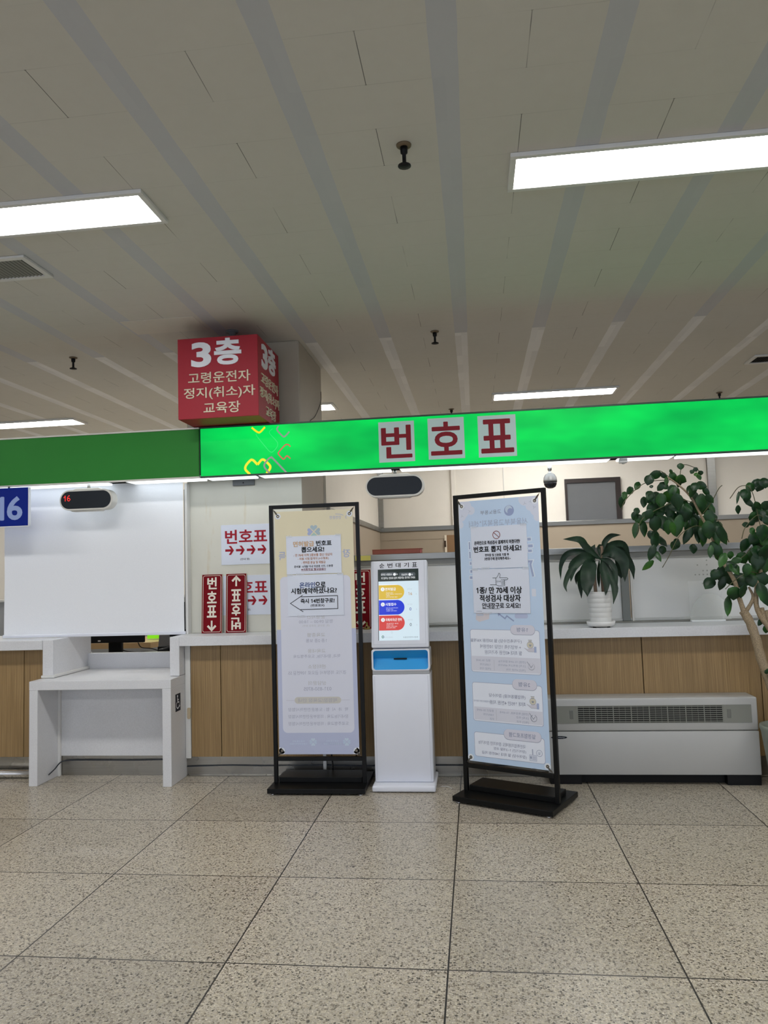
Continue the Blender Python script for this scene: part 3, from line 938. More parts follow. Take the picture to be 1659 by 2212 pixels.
# ------------------------------------------------------------------ office things seen under the blind
t = thing('office_desk', 'beige office desk behind the low counter, seen under the blind', 'desk', (-3.5, 1.9, 0))
obj('desktop', bx(-4.6, -2.35, 1.0, 2.0, .70, .73, .003), plain('pale_desk', '#b79c74', .5), t)
obj('side_panel', bx(-4.6, -4.56, 1.05, 1.95, 0, .70), plain('pale_desk', '#b79c74', .5), t)
obj('side_panel', bx(-2.39, -2.35, 1.05, 1.95, 0, .70), plain('pale_desk', '#b79c74', .5), t)
t = thing('side_desk', 'pale wooden desk edge seen left of the black monitor stand', 'desk', (-3.9, 2.5, 0))
obj('desktop', prism(B(), [(-4.9, 2.2), (-3.35, 2.2), (-2.95, 3.0), (-4.9, 3.0)], .80, .86, 'z'), plain('pale_desk', '#b79c74', .5), t)
obj('side_panel', bx(-4.85, -4.80, 2.25, 2.95, 0, .80), plain('pale_desk', '#b79c74', .5), t)
t = thing('monitor', 'black monitor seen from behind below the blind', 'monitor', (-3.27, 1.25, .73), 0, 'office monitors')
obj('shell', bx(-3.535, -2.965, 1.20, 1.24, .952, 1.29, .008), BLACKM, t)
obj('neck', bx(-3.335, -3.20, 1.235, 1.27, .735, 1.10, .006), BLACK, t)
obj('foot', prism(B(), rrect(-3.22, 1.26, .32, .20, .09), .7305, .742, 'z'), BLACKM, t)
obj('maker_plate', bx(-3.42, -3.395, 1.1975, 1.2, .968, .980), LGREY, t)
t = thing('monitor', 'second black monitor at the right end of the gap', 'monitor', (-2.62, 1.5, .73), 0, 'office monitors')
obj('shell', bx(-2.84, -2.30, 1.50, 1.54, .975, 1.31, .008), BLACKM, t)
obj('neck', bx(-2.62, -2.54, 1.535, 1.57, .735, 1.1, .004), BLACK, t)
obj('foot', prism(B(), rrect(-2.58, 1.56, .28, .18, .08), .7305, .742, 'z'), BLACKM, t)
t = thing('desk_phone', 'black desk phone on the office desk behind the splash board', 'phone', (-2.62, 1.25, .73))
obj('base', bx(-2.80, -2.55, 1.15, 1.33, .7305, .80, .008), BLACKM, t)
obj('handset', bx(-2.80, -2.74, 1.14, 1.34, .80, .895, .015), BLACKM, t)
solo('document_tray', 'black stacked tray on the office desk under the second monitor', 'tray', bx(-2.90, -2.56, 1.36, 1.46, .7305, .895, .004), BLACKM)
c = B()
for k in range(6): tube(c, spline([(-2.70 + .01 * k, 1.40, .897), (-2.695 + .012 * k, 1.38, .915 + .004 * (k % 3)), (-2.65 + .01 * k, 1.40, .925), (-2.60 + .008 * k, 1.42, .900)], 4), .006, 6)
solo('blue_strap', 'crumpled bright blue strap lying on the black tray', 'strap', c, plain('bright_blue', '#2a62c4', .5))
solo('file_stand', 'grey slanted file holder between the two monitors', 'file holder', prism(B(), [(-3.02, .7305), (-2.80, .7305), (-2.84, 1.20), (-2.98, 1.20)], 1.62, 1.80, bev=.004), plain('file_grey', '#8f9092', .5))
solo('green_screen', 'small bright lime green screen glowing behind the monitors', 'screen', bx(-3.56, -3.42, 2.58, 2.62, .868, 1.10), plain('lime_screen', '#7ad21a', .5, em='#7ad21a', ems=.8))
t = thing('desk_divider', 'low grey white-capped office divider behind the left counter', 'divider', (-4.6, 3.4, 0))
obj('panel', bx(-8.5, -1.3, 3.4, 3.44, 0, 1.30), plain('divider_grey', '#a9adb2', .6), t)
obj('cap', bx(-8.5, -1.3, 3.385, 3.455, 1.30, 1.33, .004), WHITE2, t)
c = B(); tube(c, spline([(-3.05, 1.26, .95), (-3.02, 1.27, .90), (-2.92, 1.28, .885), (-2.80, 1.26, .85)], 6), .005, 6)
tube(c, spline([(-3.30, 1.30, .99), (-3.33, 1.30, .93), (-3.22, 1.31, .87), (-3.10, 1.30, .855), (-2.98, 1.28, .86), (-2.85, 1.26, .85)], 6), .005, 6)
solo('monitor_cable', 'black cables looping below the monitor in the gap under the blind', 'cable', c, BLACKM)

# ------------------------------------------------------------------ banner stands
def clover(p, u, v, s, cols, lay=1, mir=False):
    for k in range(4):
        a = PI / 2 * k
        pts = []
        for i in range(17):
            th = PI * i / 16 * 2
            x = .16 * (16 * math.sin(th) ** 3) / 16; y = .16 * (13 * math.cos(th) - 5 * math.cos(2 * th) - 2 * math.cos(3 * th) - math.cos(4 * th)) / 16
            pts.append((x * 1.75, y * 1.6 + .31))
        p.face([(u + s * (x * math.cos(a) - y * math.sin(a)), v + s * (x * math.sin(a) + y * math.cos(a))) for x, y in pts[:-1]], cols[k % len(cols)], lay)

def stand(name, label, loc, rz):
    """black steel frame on a two-step base; local x along the frame, -y to the front"""
    t = thing(name, label, 'banner stand', loc, rz, 'black framed banner stands')
    k = dict(world=False)
    obj('base_plate', bx(-.35, .35, -.165, .303, .012, .046, .003), BLACK, t, **k)
    rb = B(); box(rb, -.305, .305, .0, .205, .046, .083, .003)
    obj('weight_box', rb, BLACK, t, **k)
    for s in (-1, 1):
        obj('post', bx(s * .34 - .014 * (1 + s), s * .34 + .014 * (1 - s), -.014, .014, .046, 2.07, .002), BLACK, t, **k)
    obj('top_rail', bx(-.312, .312, -.014, .014, 2.042, 2.07, .002), BLACK, t, **k)
    obj('cross_rail', bx(-.312, .312, -.014, .014, .201, .229, .002), BLACK, t, **k)
    for sx in (-1, 1):
        for yy in (-.14, .30):
            obj('foot', lathe(B(), [(.014, .0), (.016, .004), (.012, .008), (.006, .0125)], (sx * .315, yy, 0), 14), CHROME, t, **k)
    for sx in (-1, 1):
        for tz in (0, 1):
            q = B()
            if tz: a, b = (sx * .306, -.019, 2.037), (sx * .270, -.0235, 1.988)
            else: a, b = (sx * .306, -.014, .233), (sx * .276, -.0235, .274)
            A, Bv = Vector(a), Vector(b)
            d = (Bv - A)
            hel = [A.lerp(Bv, .25 + .5 * i / 40) + Vector((math.cos(i * 1.9) * .0045, math.sin(i * 1.9) * .0045, math.sin(i * 1.9) * .002)) for i in range(41)]
            tube(q, [A, A.lerp(Bv, .25)], .002, 6); tube(q, hel, .0026, 5); tube(q, [A.lerp(Bv, .75), Bv], .002, 6)
            obj('spring', q, plain('spring_steel', '#5f5a52', .35, metal=.7), t, **k)
    return t

def corners(sheet, top):
    for sx in (-1, 1):
        for u, v, c in ((sx * .270, top, '#d8d4c8'), (sx * .274, .275, '#8a8378')):
            p = Print()
            p.disc(u, v, .022, '#dde2ea', 3, 18); p.disc(u, v, .0115, '#4a4640', 5, 18); p.disc(u, v, .006, c, 6, 14)
            p.build('eyelet', sheet, at=(0, -.018, 0), world=False)

def wave(bm, amp, k):
    for v in bm.verts: v.co.y += amp * math.sin(k * v.co.x + 1.7 * v.co.z) * math.sin((v.co.z - .25) / 1.77 * PI)

# --- left stand (its print shows through reversed)
st = stand('banner_stand', 'black banner stand with cream and lavender banner left of the kiosk', (-1.007, -.15, 0), 0)
SB = -.018     # sheet plane in front of the frame centre
p = Print()
cream, lav, pan = '#dad2b6', '#b4bbd6', '#d2d5e3'
ik, pk = '#a9acbf', '#bcbdc2'
p.rect(0, 1.584, .590, .872, cream, 0)
p.rect(0, .699, .590, .898, lav, 0)
sheet = p.build('banner_sheet', st, at=(0, SB, 0), world=False)
p = Print()
p.rrect(0, .969, .528, 1.133, .035, pan, 1)
p.text('3', .245, 1.962, h=.022, col='#a9b0cc', mir=True, bold=.0)
p.line([(.225, 1.975), (.20, 1.984), (.165, 1.987)], .004, '#a9b0cc', 2)
p.text('안전운전', .165, 1.962, w=.085, h=.024, col='#a9b0cc', mir=True)
clover(p, 0, 1.862, .098, ['#a7b9c4', '#a3aed2', '#a9c4c0', '#a4b6c0'])
p.text('득', -.243, 1.690, w=.052, h=.06, col='#a9b0cc', mir=True, bold=.02)
p.text('장', .240, 1.695, w=.056, h=.06, col='#a9b0cc', mir=True, bold=.02)
for body, v, w, h, c, b in (('운영시간', 1.236, .135, .026, pk, .012), ('평일 09:00 ~ 18:00', 1.203, .255, .027, ik, .0), ('(토, 일요일, 공휴일 휴무)', 1.172, .20, .018, pk, .0),
                            ('교육종별', 1.106, .133, .030, pk, .012), ('1종·2종 보통', 1.064, .158, .026, ik, .005), ('교육내용', .990, .133, .030, pk, .012),
                            ('학과, 장내기능, 도로주행교육', .951, .350, .026, ik, .005), ('센터장소', .877, .136, .030, pk, .012), ('경기도 의정부시 금오로 109번길 55', .833, .430, .028, ik, .005),
                            ('상담문의', .758, .133, .030, pk, .012), ('031-850-8705', .717, .205, .026, ik, .005),
                            ('학  과  시  험 : 도봉운전면허시험장', .569, .445, .026, ik, .005), ('장내기능교육 : 의정부운전면허시험장', .519, .445, .026, ik, .005), ('도로주행교육 : 의정부운전면허시험장', .468, .445, .026, ik, .005)):
    p.text(body, 0, v, w=w, h=h, col=c, mir=True, bold=b)
p.rrect(0, .635, .345, .048, .024, '#c6c4bf', 2)
p.text('체험장/교육장 안내', 0, .635, w=.29, h=.030, col='#b0b0ba', mir=True, lay=3, bold=.015)
for s in (-1, 1): p.rect(s * .205, .635, .06, .002, '#b4b4c0', 2)
for u in (.205, -.042):
    clover(p, u, .337, .055, ['#c0cfe0', '#b8c8dd'])
for u, w in ((.10, .13), (-.15, .13)):
    p.text('도로교통공단', u, .343, w=w * .7, h=.013, col='#c2cfe2', mir=True)
    p.text('도봉운전면허시험장', u, .325, w=w, h=.012, col='#c2cfe2', mir=True)
for sx in (-1, 1):
    p.face([(sx * .295, .251), (sx * .295, .30), (sx * .283, .30), (sx * .255, .268), (sx * .252, .251)][::1 if sx < 0 else -1], '#dfe3ea', 3)
p.build('lettering', sheet, at=(0, SB, 0), world=False)
corners(sheet, 1.985)

def notice(label, st_loc, rz, u0, u1, v0, v1, fill, y=-.022):
    t = thing('taped_notice', label, 'notice', st_loc, rz, 'laminated notices taped on the banners')
    b = B()
    NU, NV = 10, 10
    for i in range(NU):
        for j in range(NV):
            q = []
            for a, c in ((i, j), (i + 1, j), (i + 1, j + 1), (i, j + 1)):
                u = u0 + (u1 - u0) * a / NU; v = v0 + (v1 - v0) * c / NV
                q.append(b.verts.new((u, y, v)))
            b.faces.new(q)
    bmesh.ops.remove_doubles(b, verts=b.verts[:], dist=1e-6)
    r = bmesh.ops.extrude_face_region(b, geom=b.faces[:])
    for vv in [g for g in r['geom'] if isinstance(g, bmesh.types.BMVert)]: vv.co.y += .0015
    obj('sheet', b, PAPER, t, world=False)
    p = Print(); fill(p)
    p.build('lettering', t, at=(0, y - .0006, 0), world=False)
    tp = B()
    for u, v, w, h in ((u0 + .02, v1, .045, .016), (u1 - .02, v1, .045, .016), (u0 + .1, v0, .06, .012)):
        box(tp, u - w/2, u + w/2, y - .0016, y - .0008, v - h/2, v + h/2)
    obj('tape', tp, m_clear('clear_tape', '#e9eef4', .25) if 'clear_tape' not in bpy.data.materials else bpy.data.materials['clear_tape'], t, world=False)
    return t
K, O_ = '#15171c', '#b98a5e'
def n1(p):
    f = lambda X: (X - 666) * .000635
    p.text('면허발급', f(543), 1.774, w=.155, h=.040, col=O_, bold=.03)
    p.text('면허발급', f(543), 1.774, w=.150, h=.037, col='#dcc3a0', bold=.0, lay=3)
    p.text('번호표', f(783), 1.776, w=.116, h=.038, col=K, bold=0.034)
    p.text('뽑으세요!', f(650), 1.731, w=.170, h=.040, col=K, bold=0.034)
    p.text('- 만 70세 이하 2종보통 갱신 대상자', f(650), 1.691, w=.292, h=.021, col='#b78566', bold=.015)
    p.text('- 최종 시험 합격자 (+수험표)', f(652), 1.663, w=.232, h=.021, col='#b78566', bold=.015)
    p.text('- 면허증 분실 및 재발급', f(655), 1.636, w=.18, h=.020, col='#b78566', bold=.015)
    p.text('준비물 : 6개월 이내 여권용 사진, 신분증', f(655), 1.607, w=.292, h=.018, col='#2a2c33', bold=.012)
    p.text('※서류작성 필요없음!!!', f(655), 1.586, w=.185, h=.017, col='#7c2731', bold=.012)
    p.rect(f(655), 1.576, .185, .0016, '#7c2731', 2)
notice('white notice with orange heading lines, upper sheet on the left banner', (-1.007, -.15, 0), 0, -.21, .202, 1.552, 1.832, n1)
def n2(p):
    f = lambda X: (X - 680) * .000635
    p.text('온라인', f(590), 1.471, w=.116, h=.040, col='#27427f', bold=.02)
    p.text('으로', f(745), 1.471, w=.076, h=.040, col=K, bold=0.034)
    p.text('시험예약하셨나요?', f(665), 1.428, w=.342, h=.042, col=K, bold=0.034)
    hx_ = f(385)
    p.line([(f(512), 1.3855), (f(942), 1.3875), (f(942), 1.293), (f(505), 1.2925)], .0045, K, 2)
    p.line([(f(532), 1.397), (hx_, 1.339), (f(535), 1.276)], .0042, K, 2)
    p.text('즉시 14번창구로!', f(706), 1.354, w=.252, h=.034, col=K, bold=0.033)
    p.text('(번호표X)', f(705), 1.319, w=.102, h=.021, col=K, bold=0.020)
notice('white notice with outlined left arrow, lower sheet on the left banner', (-1.007, -.15, 0), 0, -.207, .212, 1.245, 1.546, n2)

# --- right stand, turned clockwise
RZ = math.radians(-26.5); L2 = (.34, -.46, 0)
st = stand('banner_stand', 'black banner stand with pale blue banner right of the kiosk', L2, RZ)
p = Print()
blue, blue2 = '#bacee6', '#b6c8e0'
p.rect(0, 1.136, .590, 1.770, blue, 0)
sheet = p.build('banner_sheet', st, at=(0, SB, 0), world=False)
p = Print()
iv, ig, pk2, cardc = '#8d93a8', '#98a0b6', '#d9d3da', '#dfe4ef'
rnd = random.Random(4)
for ib, (cx_, cz_, r) in enumerate(((-.28, 2.0, .07), (-.24, 1.985, .045), (-.285, 1.93, .05), (-.25, 1.94, .03), (-.20, 1.955, .03), (.27, 2.0, .075), (.20, 2.005, .045), (.28, 1.93, .045), (.235, 1.955, .03), (-.285, 1.86, .025), (.285, 1.88, .028))):
    pts = [(max(-.295, min(.295, cx_ + r * math.cos(2*PI*k/20))), min(2.021, cz_ + r * math.sin(2*PI*k/20))) for k in range(20)]
    p.face(pts, '#cdd2e2', .6 + ib * .12)
for cx_, cz_ in ((-.255, 1.975), (-.21, 1.95), (.24, 1.985), (.265, 1.945), (-.27, 1.92), (.20, 1.975)):
    for k in range(3):
        a = 2 * PI * k / 3 + cx_ * 40
        p.line([(cx_, cz_), (cx_ + .012 * math.cos(a), cz_ + .012 * math.sin(a))], .0022, '#a9b0bf', 3)
# two-tone swirl emblem
p.disc(.085, 1.936, .036, '#93a0c4', 1, 28)
p.disc(.083, 1.944, .026, '#b7c6da', 2, 24)
p.disc(.094, 1.930, .021, '#93a0c4', 3, 24)
p.text('고용노동부', -.05, 1.934, w=.155, h=.028, col=iv, mir=True)
p.text('서울북부고용복지⁺센터', -.002, 1.859, w=.432, h=.045, col='#9fa8bf', mir=True, bold=.0)
# block letters and figures peeping out from under the notices
for u, v, w, h in ((.219, 1.737, .024, .018), (.226, 1.692, .032, .018), (.222, 1.660, .026, .016), (-.221, 1.712, .010, .05), (-.220, 1.648, .010, .045), (-.217, 1.590, .012, .018), (-.215, 1.535, .014, .018), (-.218, 1.492, .02, .018)):
    p.rect(u, v, w + .01, h + .010, '#d6dfec', 1); p.rect(u, v, w, h, '#9aa6c6', 2)
p.line([(.205, 1.592), (.232, 1.592), (.222, 1.57), (.240, 1.488)], .022, '#d6dfec', 1)
p.line([(.206, 1.590), (.228, 1.590), (.220, 1.57), (.236, 1.490)], .014, '#9aa6c6', 2)
p.rrect(.235, 1.385, .03, .05, .006, '#d2d6e4', 1)
p.face([(-.19, 1.25), (-.09, 1.25), (-.095, 1.21), (-.17, 1.19), (-.195, 1.205)], '#cbc6cc', 1)
p.rrect(-.16, 1.238, .05, .016, .005, '#b4bbcc', 2)
p.line([(-.025, 1.248), (.022, 1.214), (.036, 1.232), (.085, 1.198)], .009, '#93a0c4', 1)
p.face([(-.03, 1.252), (-.008, 1.246), (-.026, 1.228)], '#93a0c4', 1)
p.rrect(.139, 1.232, .094, .032, .014, '#b0b9d6', 1)
def card(v0, v1, u=.009, w=.505):
    p.rrect(u, (v0 + v1) / 2, w, v1 - v0, .018, '#a0a8c2', 1)
    p.rrect(u, (v0 + v1) / 2, w - .006, v1 - v0 - .006, .016, cardc, 2)
def pill(u, v, w, h, body, tw):
    p.rrect(u, v - .002, w + .004, h + .004, h / 2, '#a3a8ba', 3)
    p.rrect(u, v, w, h, h / 2 - .001, '#d0d0dd', 4)
    p.text(body, u, v, w=tw, h=h * .46, col='#8b93ac', mir=True, lay=5)
def bag(u, v, s=1.0):
    c = '#9aa0ae'
    p.rrect(u, v + .018, .044, .038, .017, '#cfcab8', 3); p.rect(u, v + .043, .022, .012, '#c8c6c0', 3)
    p.arc(u, v + .018, .022, 0, 360, .002, c, 4); p.rect(u, v + .050, .026, .003, c, 4); p.rect(u, v + .037, .02, .003, c, 4)
    p.text('₩', u, v + .016, h=.014, col=c, lay=4)
    p.face([(u - .042, v - .002), (u - .01, v - .026), (u + .026, v - .026), (u + .026, v), (u + .0, v + .002), (u - .018, v - .008)], '#cbc9d4', 3)
    p.line([(u - .042, v - .002), (u - .012, v - .026), (u + .026, v - .026)], .0022, c, 4)
    p.rect(u + .034, v - .011, .016, .038, '#a3b0d0', 4)
def check(u, v):
    p.arc(u - .005, v, .021, 110, 430, .005, '#9aa0ae', 3)
    p.line([(u - .035, v + .032), (u - .016, v + .008), (u - .008, v - .006), (u + .004, v + .010)], .0045, '#9aa0ae', 4)
p.build('printed_motif', sheet, at=(0, SB, 0), world=False)
p1, p2, p3 = Print(), Print(), Print()
p = p1
card(.851, 1.140); p.rect(.009, .910, .495, .098, '#cfd1dd', 3)
pill(.144, 1.142, .170, .062, '1유형', .080)
p = p2
card(.522, .783); p.rect(.011, .575, .49, .086, '#cfd1dd', 3)
pill(.140, .785, .170, .066, '2유형', .080)
p = p3
card(.286, .450)
pill(.109, .454, .260, .066, '일경험프로그램', .185)
for body, u, v, w, h, c, b in (('(구직촉진수당) 월 50만원 X6개월', -.052, 1.064, .373, .027, iv, .006), ('+ 부양가족 1인당 10만원씩', -.021, 1.026, .297, .026, iv, .004), ('월 최대 40만원 추가지원', -.001, .988, .269, .027, iv, .004),
                               ('[연령] 15~69세 참여가능', .057, .929, .194, .017, ig, 0), ('[소득] 중위소득 60%이하', .056, .904, .194, .017, ig, 0), ('[재산] 4억원 이하', .083, .876, .135, .017, ig, 0),
                               ('청년 18~34세', -.150, .932, .105, .016, ig, 0), ('120%이하', -.138, .904, .079, .016, ig, 0), ('5억원 이하', -.138, .877, .084, .016, ig, 0),
                               ('(취업활동비용) 참여수당', .011, .700, .263, .028, iv, .006), ('최대 195만 4천원 지원', .014, .656, .258, .027, iv, .006), ('+직업훈련 참여 지원수당', -.175, .658, .12, .013, ig, 0),
                               ('[연령] 특정계층, 15~69세', .058, .593, .201, .017, ig, 0), ('[소득] 무관', .115, .568, .086, .017, ig, 0), ('[재산] 무관', .116, .541, .084, .017, ig, 0),
                               ('중장년 35~69세', -.150, .598, .125, .016, ig, 0), ('100%이하', -.128, .571, .079, .016, ig, 0), ('무관', -.104, .544, .032, .016, ig, 0),
                               ('국민취업지원제도 참여자만 참여가능', -.042, .383, .343, .024, iv, .004), ('(참여기간) 1~3개월 과정', .016, .350, .229, .022, iv, .004), ('(참여수당) 월 최대 140만원 지급', -.028, .316, .321, .024, iv, .004)):
    (p1 if v > .84 else p2 if v > .5 else p3).text(body, u, v, w=w, h=h, col=c, mir=True, bold=b, lay=4)
p = p1
p.rect(-.071, .902, .0016, .072, '#a9adb8', 4); bag(.193, 1.026); check(.200, .903)
p.build('info_card', sheet, at=(0, SB, 0), world=False)
p = p2
p.rect(-.071, .572, .0016, .07, '#a9adb8', 4); bag(.193, .662); check(.200, .572)
p.build('info_card', sheet, at=(0, SB, 0), world=False)
p = p3
p.rrect(.178, .318, .052, .040, .003, '#b3bacd', 3); p.rrect(.178, .318, .047, .035, .002, '#ccd2e0', 4)
for dz in (.008, 0, -.008): p.rect(.186, .318 + dz, .022, .002, '#9aa3ba', 5)
p.rect(.163, .320, .012, .014, '#9aa3ba', 5); p.rect(.176, .356, .007, .036, '#a3abc0', 4)
p.arc(.222, .352, .020, 0, 360, .003, '#9aa3ba', 3); p.text('일', .222, .352, h=.018, col='#9aa3ba', mir=True, lay=4)
p.build('info_card', sheet, at=(0, SB, 0), world=False)
p = Print()
corners(sheet, 1.988)
def n3(p):
    p.arc(-.013, 1.777, .026, 0, 360, .0042, '#7d3a36', 2, 30); p.line([(-.031, 1.793), (.005, 1.761)], .0042, '#7d3a36', 3)
    p.text('온라인으로 적성검사 결제까지 마쳤다면?', -.012, 1.7275, w=.337, h=.026, col=K, bold=0.034)
    p.text('번호표 뽑지 마세요!', -.012, 1.683, w=.349, h=.041, col=K, bold=0.033)
    p.text('면허증 및 신분증 지참 후', -.015, 1.642, w=.176, h=.019, col=K, bold=0.023)
    p.text('3번창구에 문의해주세요~', -.012, 1.617, w=.193, h=.021, col=K, bold=0.026)
notice('white notice with red prohibition ring, upper sheet on the blue banner', L2, RZ, -.205, .205, 1.552, 1.838, n3)
def n4(p):
    c = '#2e3f3a'; w = .0028
    p.line([(-.055, 1.487), (-.025, 1.487), (-.012, 1.505), (-.008, 1.517), (-.003, 1.518), (.003, 1.508), (-.002, 1.487), (.052, 1.486), (.058, 1.480), (.052, 1.473), (.020, 1.472)], w, c, 2)
    for k in range(3): p.line([(.006, 1.472 - k * .013), (.030, 1.471 - k * .013), (.034, 1.465 - k * .013), (.030, 1.459 - k * .013), (.006, 1.459 - k * .013)], w, c, 2)
    p.line([(.012, 1.433), (-.012, 1.432), (-.030, 1.440), (-.075, 1.441)], w, c, 2); p.line([(-.031, 1.487), (-.030, 1.441)], w, c, 2)
    p.text('안내', -.012, 1.463, w=.030, h=.011, col=c, bold=0)
    p.text('1종/ 만 70세 이상', -.013, 1.404, w=.333, h=.046, col=K, bold=0.034)
    p.text('적성검사 대상자', -.007, 1.351, w=.299, h=.046, col=K, bold=0.034)
    p.text('안내창구로 오세요!', -.001, 1.301, w=.279, h=.037, col=K, bold=0.026)
    p.rect(-.075, 1.280, .130, .0024, K, 2)
    p.rect(-.165, 1.262, .04, .002, '#8d93a0', 2)
notice('white notice with drawn pointing hand, lower sheet on the blue banner', L2, RZ, -.205, .208, 1.250, 1.548, n4)

# ------------------------------------------------------------------ ticket kiosk
t = kiosk = thing('ticket_kiosk', 'white number ticket kiosk with touch screen and blue tray', 'kiosk', (-.395, -.05, 0))
obj('base', bx(-.617, -.168, -.243, .155, .006, .046, .010, 3), WHITE, t, smooth=True)
obj('column', bx(-.606, -.184, -.15, .09, .046, .811, .012, 3), WHITE, t, smooth=True)
sm = B()
for xx in (-.588, -.203): box(sm, xx - .0008, xx + .0008, -.1508, -.149, .06, .80)
obj('panel_seam', sm, plain('seam_grey', '#9fa4ae', .5), t)
obj('silver_band', bx(-.602, -.188, -.147, .085, .811, .836), plain('silver_band', '#a5a6a7', .35, metal=.4), t)
# tray: a white surround with a blue wedge-shaped recess
sr = B()
A_, Z0, Z1 = -.606, .836, .990
outer = rrect(-.395, .9135, .422, .155, .018, 4)
inner = rrect(-.395, .912, .398, .138, .020, 4)
n_ = len(outer)
ov = [sr.verts.new((x, -.152, z)) for x, z in outer]; iv_ = [sr.verts.new((x, -.152, z)) for x, z in inner]
bv = [sr.verts.new((x, .06, z)) for x, z in outer]
for i in range(n_):
    j = (i + 1) % n_
    sr.faces.new((ov[i], ov[j], iv_[j], iv_[i])); sr.faces.new((ov[j], ov[i], bv[i], bv[j]))
obj('tray_surround', sr, WHITE, t)
tr_ = B()
iv2 = [tr_.verts.new((x, -.1515, z)) for x, z in inner]
yd = -.105
def dz(z): return .912 + (z - .912) * .06
cr_ = [tr_.verts.new((x, yd, dz(z) + .004)) for x, z in inner]
for i in range(n_):
    j = (i + 1) % n_
    tr_.faces.new((iv2[i], iv2[j], cr_[j], cr_[i]))
tr_.faces.new(cr_)
obj('tray', tr_, plain('tray_blue', '#2496d8', .35, var=.02), t)
obj('ticket_slot', bx(-.448, -.352, -.113, -.1, .911, .9195), BLACKM, t)
# tilted screen housing
TH = math.atan2(.10, .61)
MT = Matrix.Translation((0, -.152, 1.0)) @ Matrix.Rotation(-TH, 4, 'X')
hb = B(); box(hb, -.606, -.186, 0, .10, .0, .640, .012, 3); hb.transform(MT)
obj('screen_housing', hb, WHITE, t, smooth=True)
sm = B()
for xx in (-.588, -.207): box(sm, xx - .0008, xx + .0008, -.001, .001, .018, .635)
box(sm, -.588, -.207, -.001, .001, .022, .0235); sm.transform(MT)
obj('panel_seam', sm, plain('seam_grey', '#9fa4ae', .5), t)
p = Print()
for i, ch in enumerate('순번대기표'):
    p = Print(); p.text(ch, -.522 + i * .061, .603, w=.037, h=.035, col='#15171b', bold=.012, lay=1)
    p.build('title_letter', t, M4=MT @ Matrix.Translation((0, -.0006, 0)))
sx0, sx1, sv0, sv1 = -.549, -.252, .052, .572
scr = plain('lit_screen_pale', '#101010', .2, var=0, em='#d9ecf6', ems=.92)
sb = B(); box(sb, sx0, sx1, -.0015, .004, sv0, sv1); sb.transform(MT)
screen = obj('screen', sb, scr, t)
def glow(c, s=.95): return plain('screen_' + c.lstrip('#'), '#080808', .2, var=0, em=c, ems=s)
p = Print()
kx = lambda X: -.606 + (X - 160) / (1060 - 160) * .420
kv = lambda X, Y: .020 + (1575 - (Y + .035 * (X - 600))) / (1575 - 225) * .618
g = {k: glow(c) for k, c in dict(y='#dcb93c', b='#1937d6', r='#d54541', k='#1e2a28', w='#f2f6f8', g='#b9c4cc', d='#5a6068', pill='#4a5257').items()}
hx0, hx1 = kx(282), kx(916)
p.rect((hx0 + hx1) / 2, (kv(600, 365) + kv(600, 560)) / 2, hx1 - hx0 + .006, kv(600, 365) - kv(600, 560), g['k'], 1)
p.rect(sx0 - .0015, (sv0 + sv1) / 2, .004, sv1 - sv0, g['k'], 1)
for X, w, body, tx in ((452, 265, '온라인 시험접수', 415), (740, 270, '연습면허', 700)):
    p.rrect(kx(X), kv(X, 450), w * .000467, .029, .0145, g['pill'], 2)
    p.text(body, kx(tx), kv(tx, 455), w=(175 if X < 500 else 95) * .000467, h=.0155, col=g['w'], lay=3, bold=.01)
    q = X + (90 if X < 500 else 45)
    p.disc(kx(q), kv(q, 452), .0105, g['w'], 3); p.text('명', kx(q + 38), kv(q + 38, 452), h=.011, col=g['w'], lay=3)
p.text('위 업무는 번호표 없이 해당되는 창구로 가세요', kx(600), kv(600, 508), w=540 * .000467, h=.0165, col=g['w'], lay=3, bold=.012)
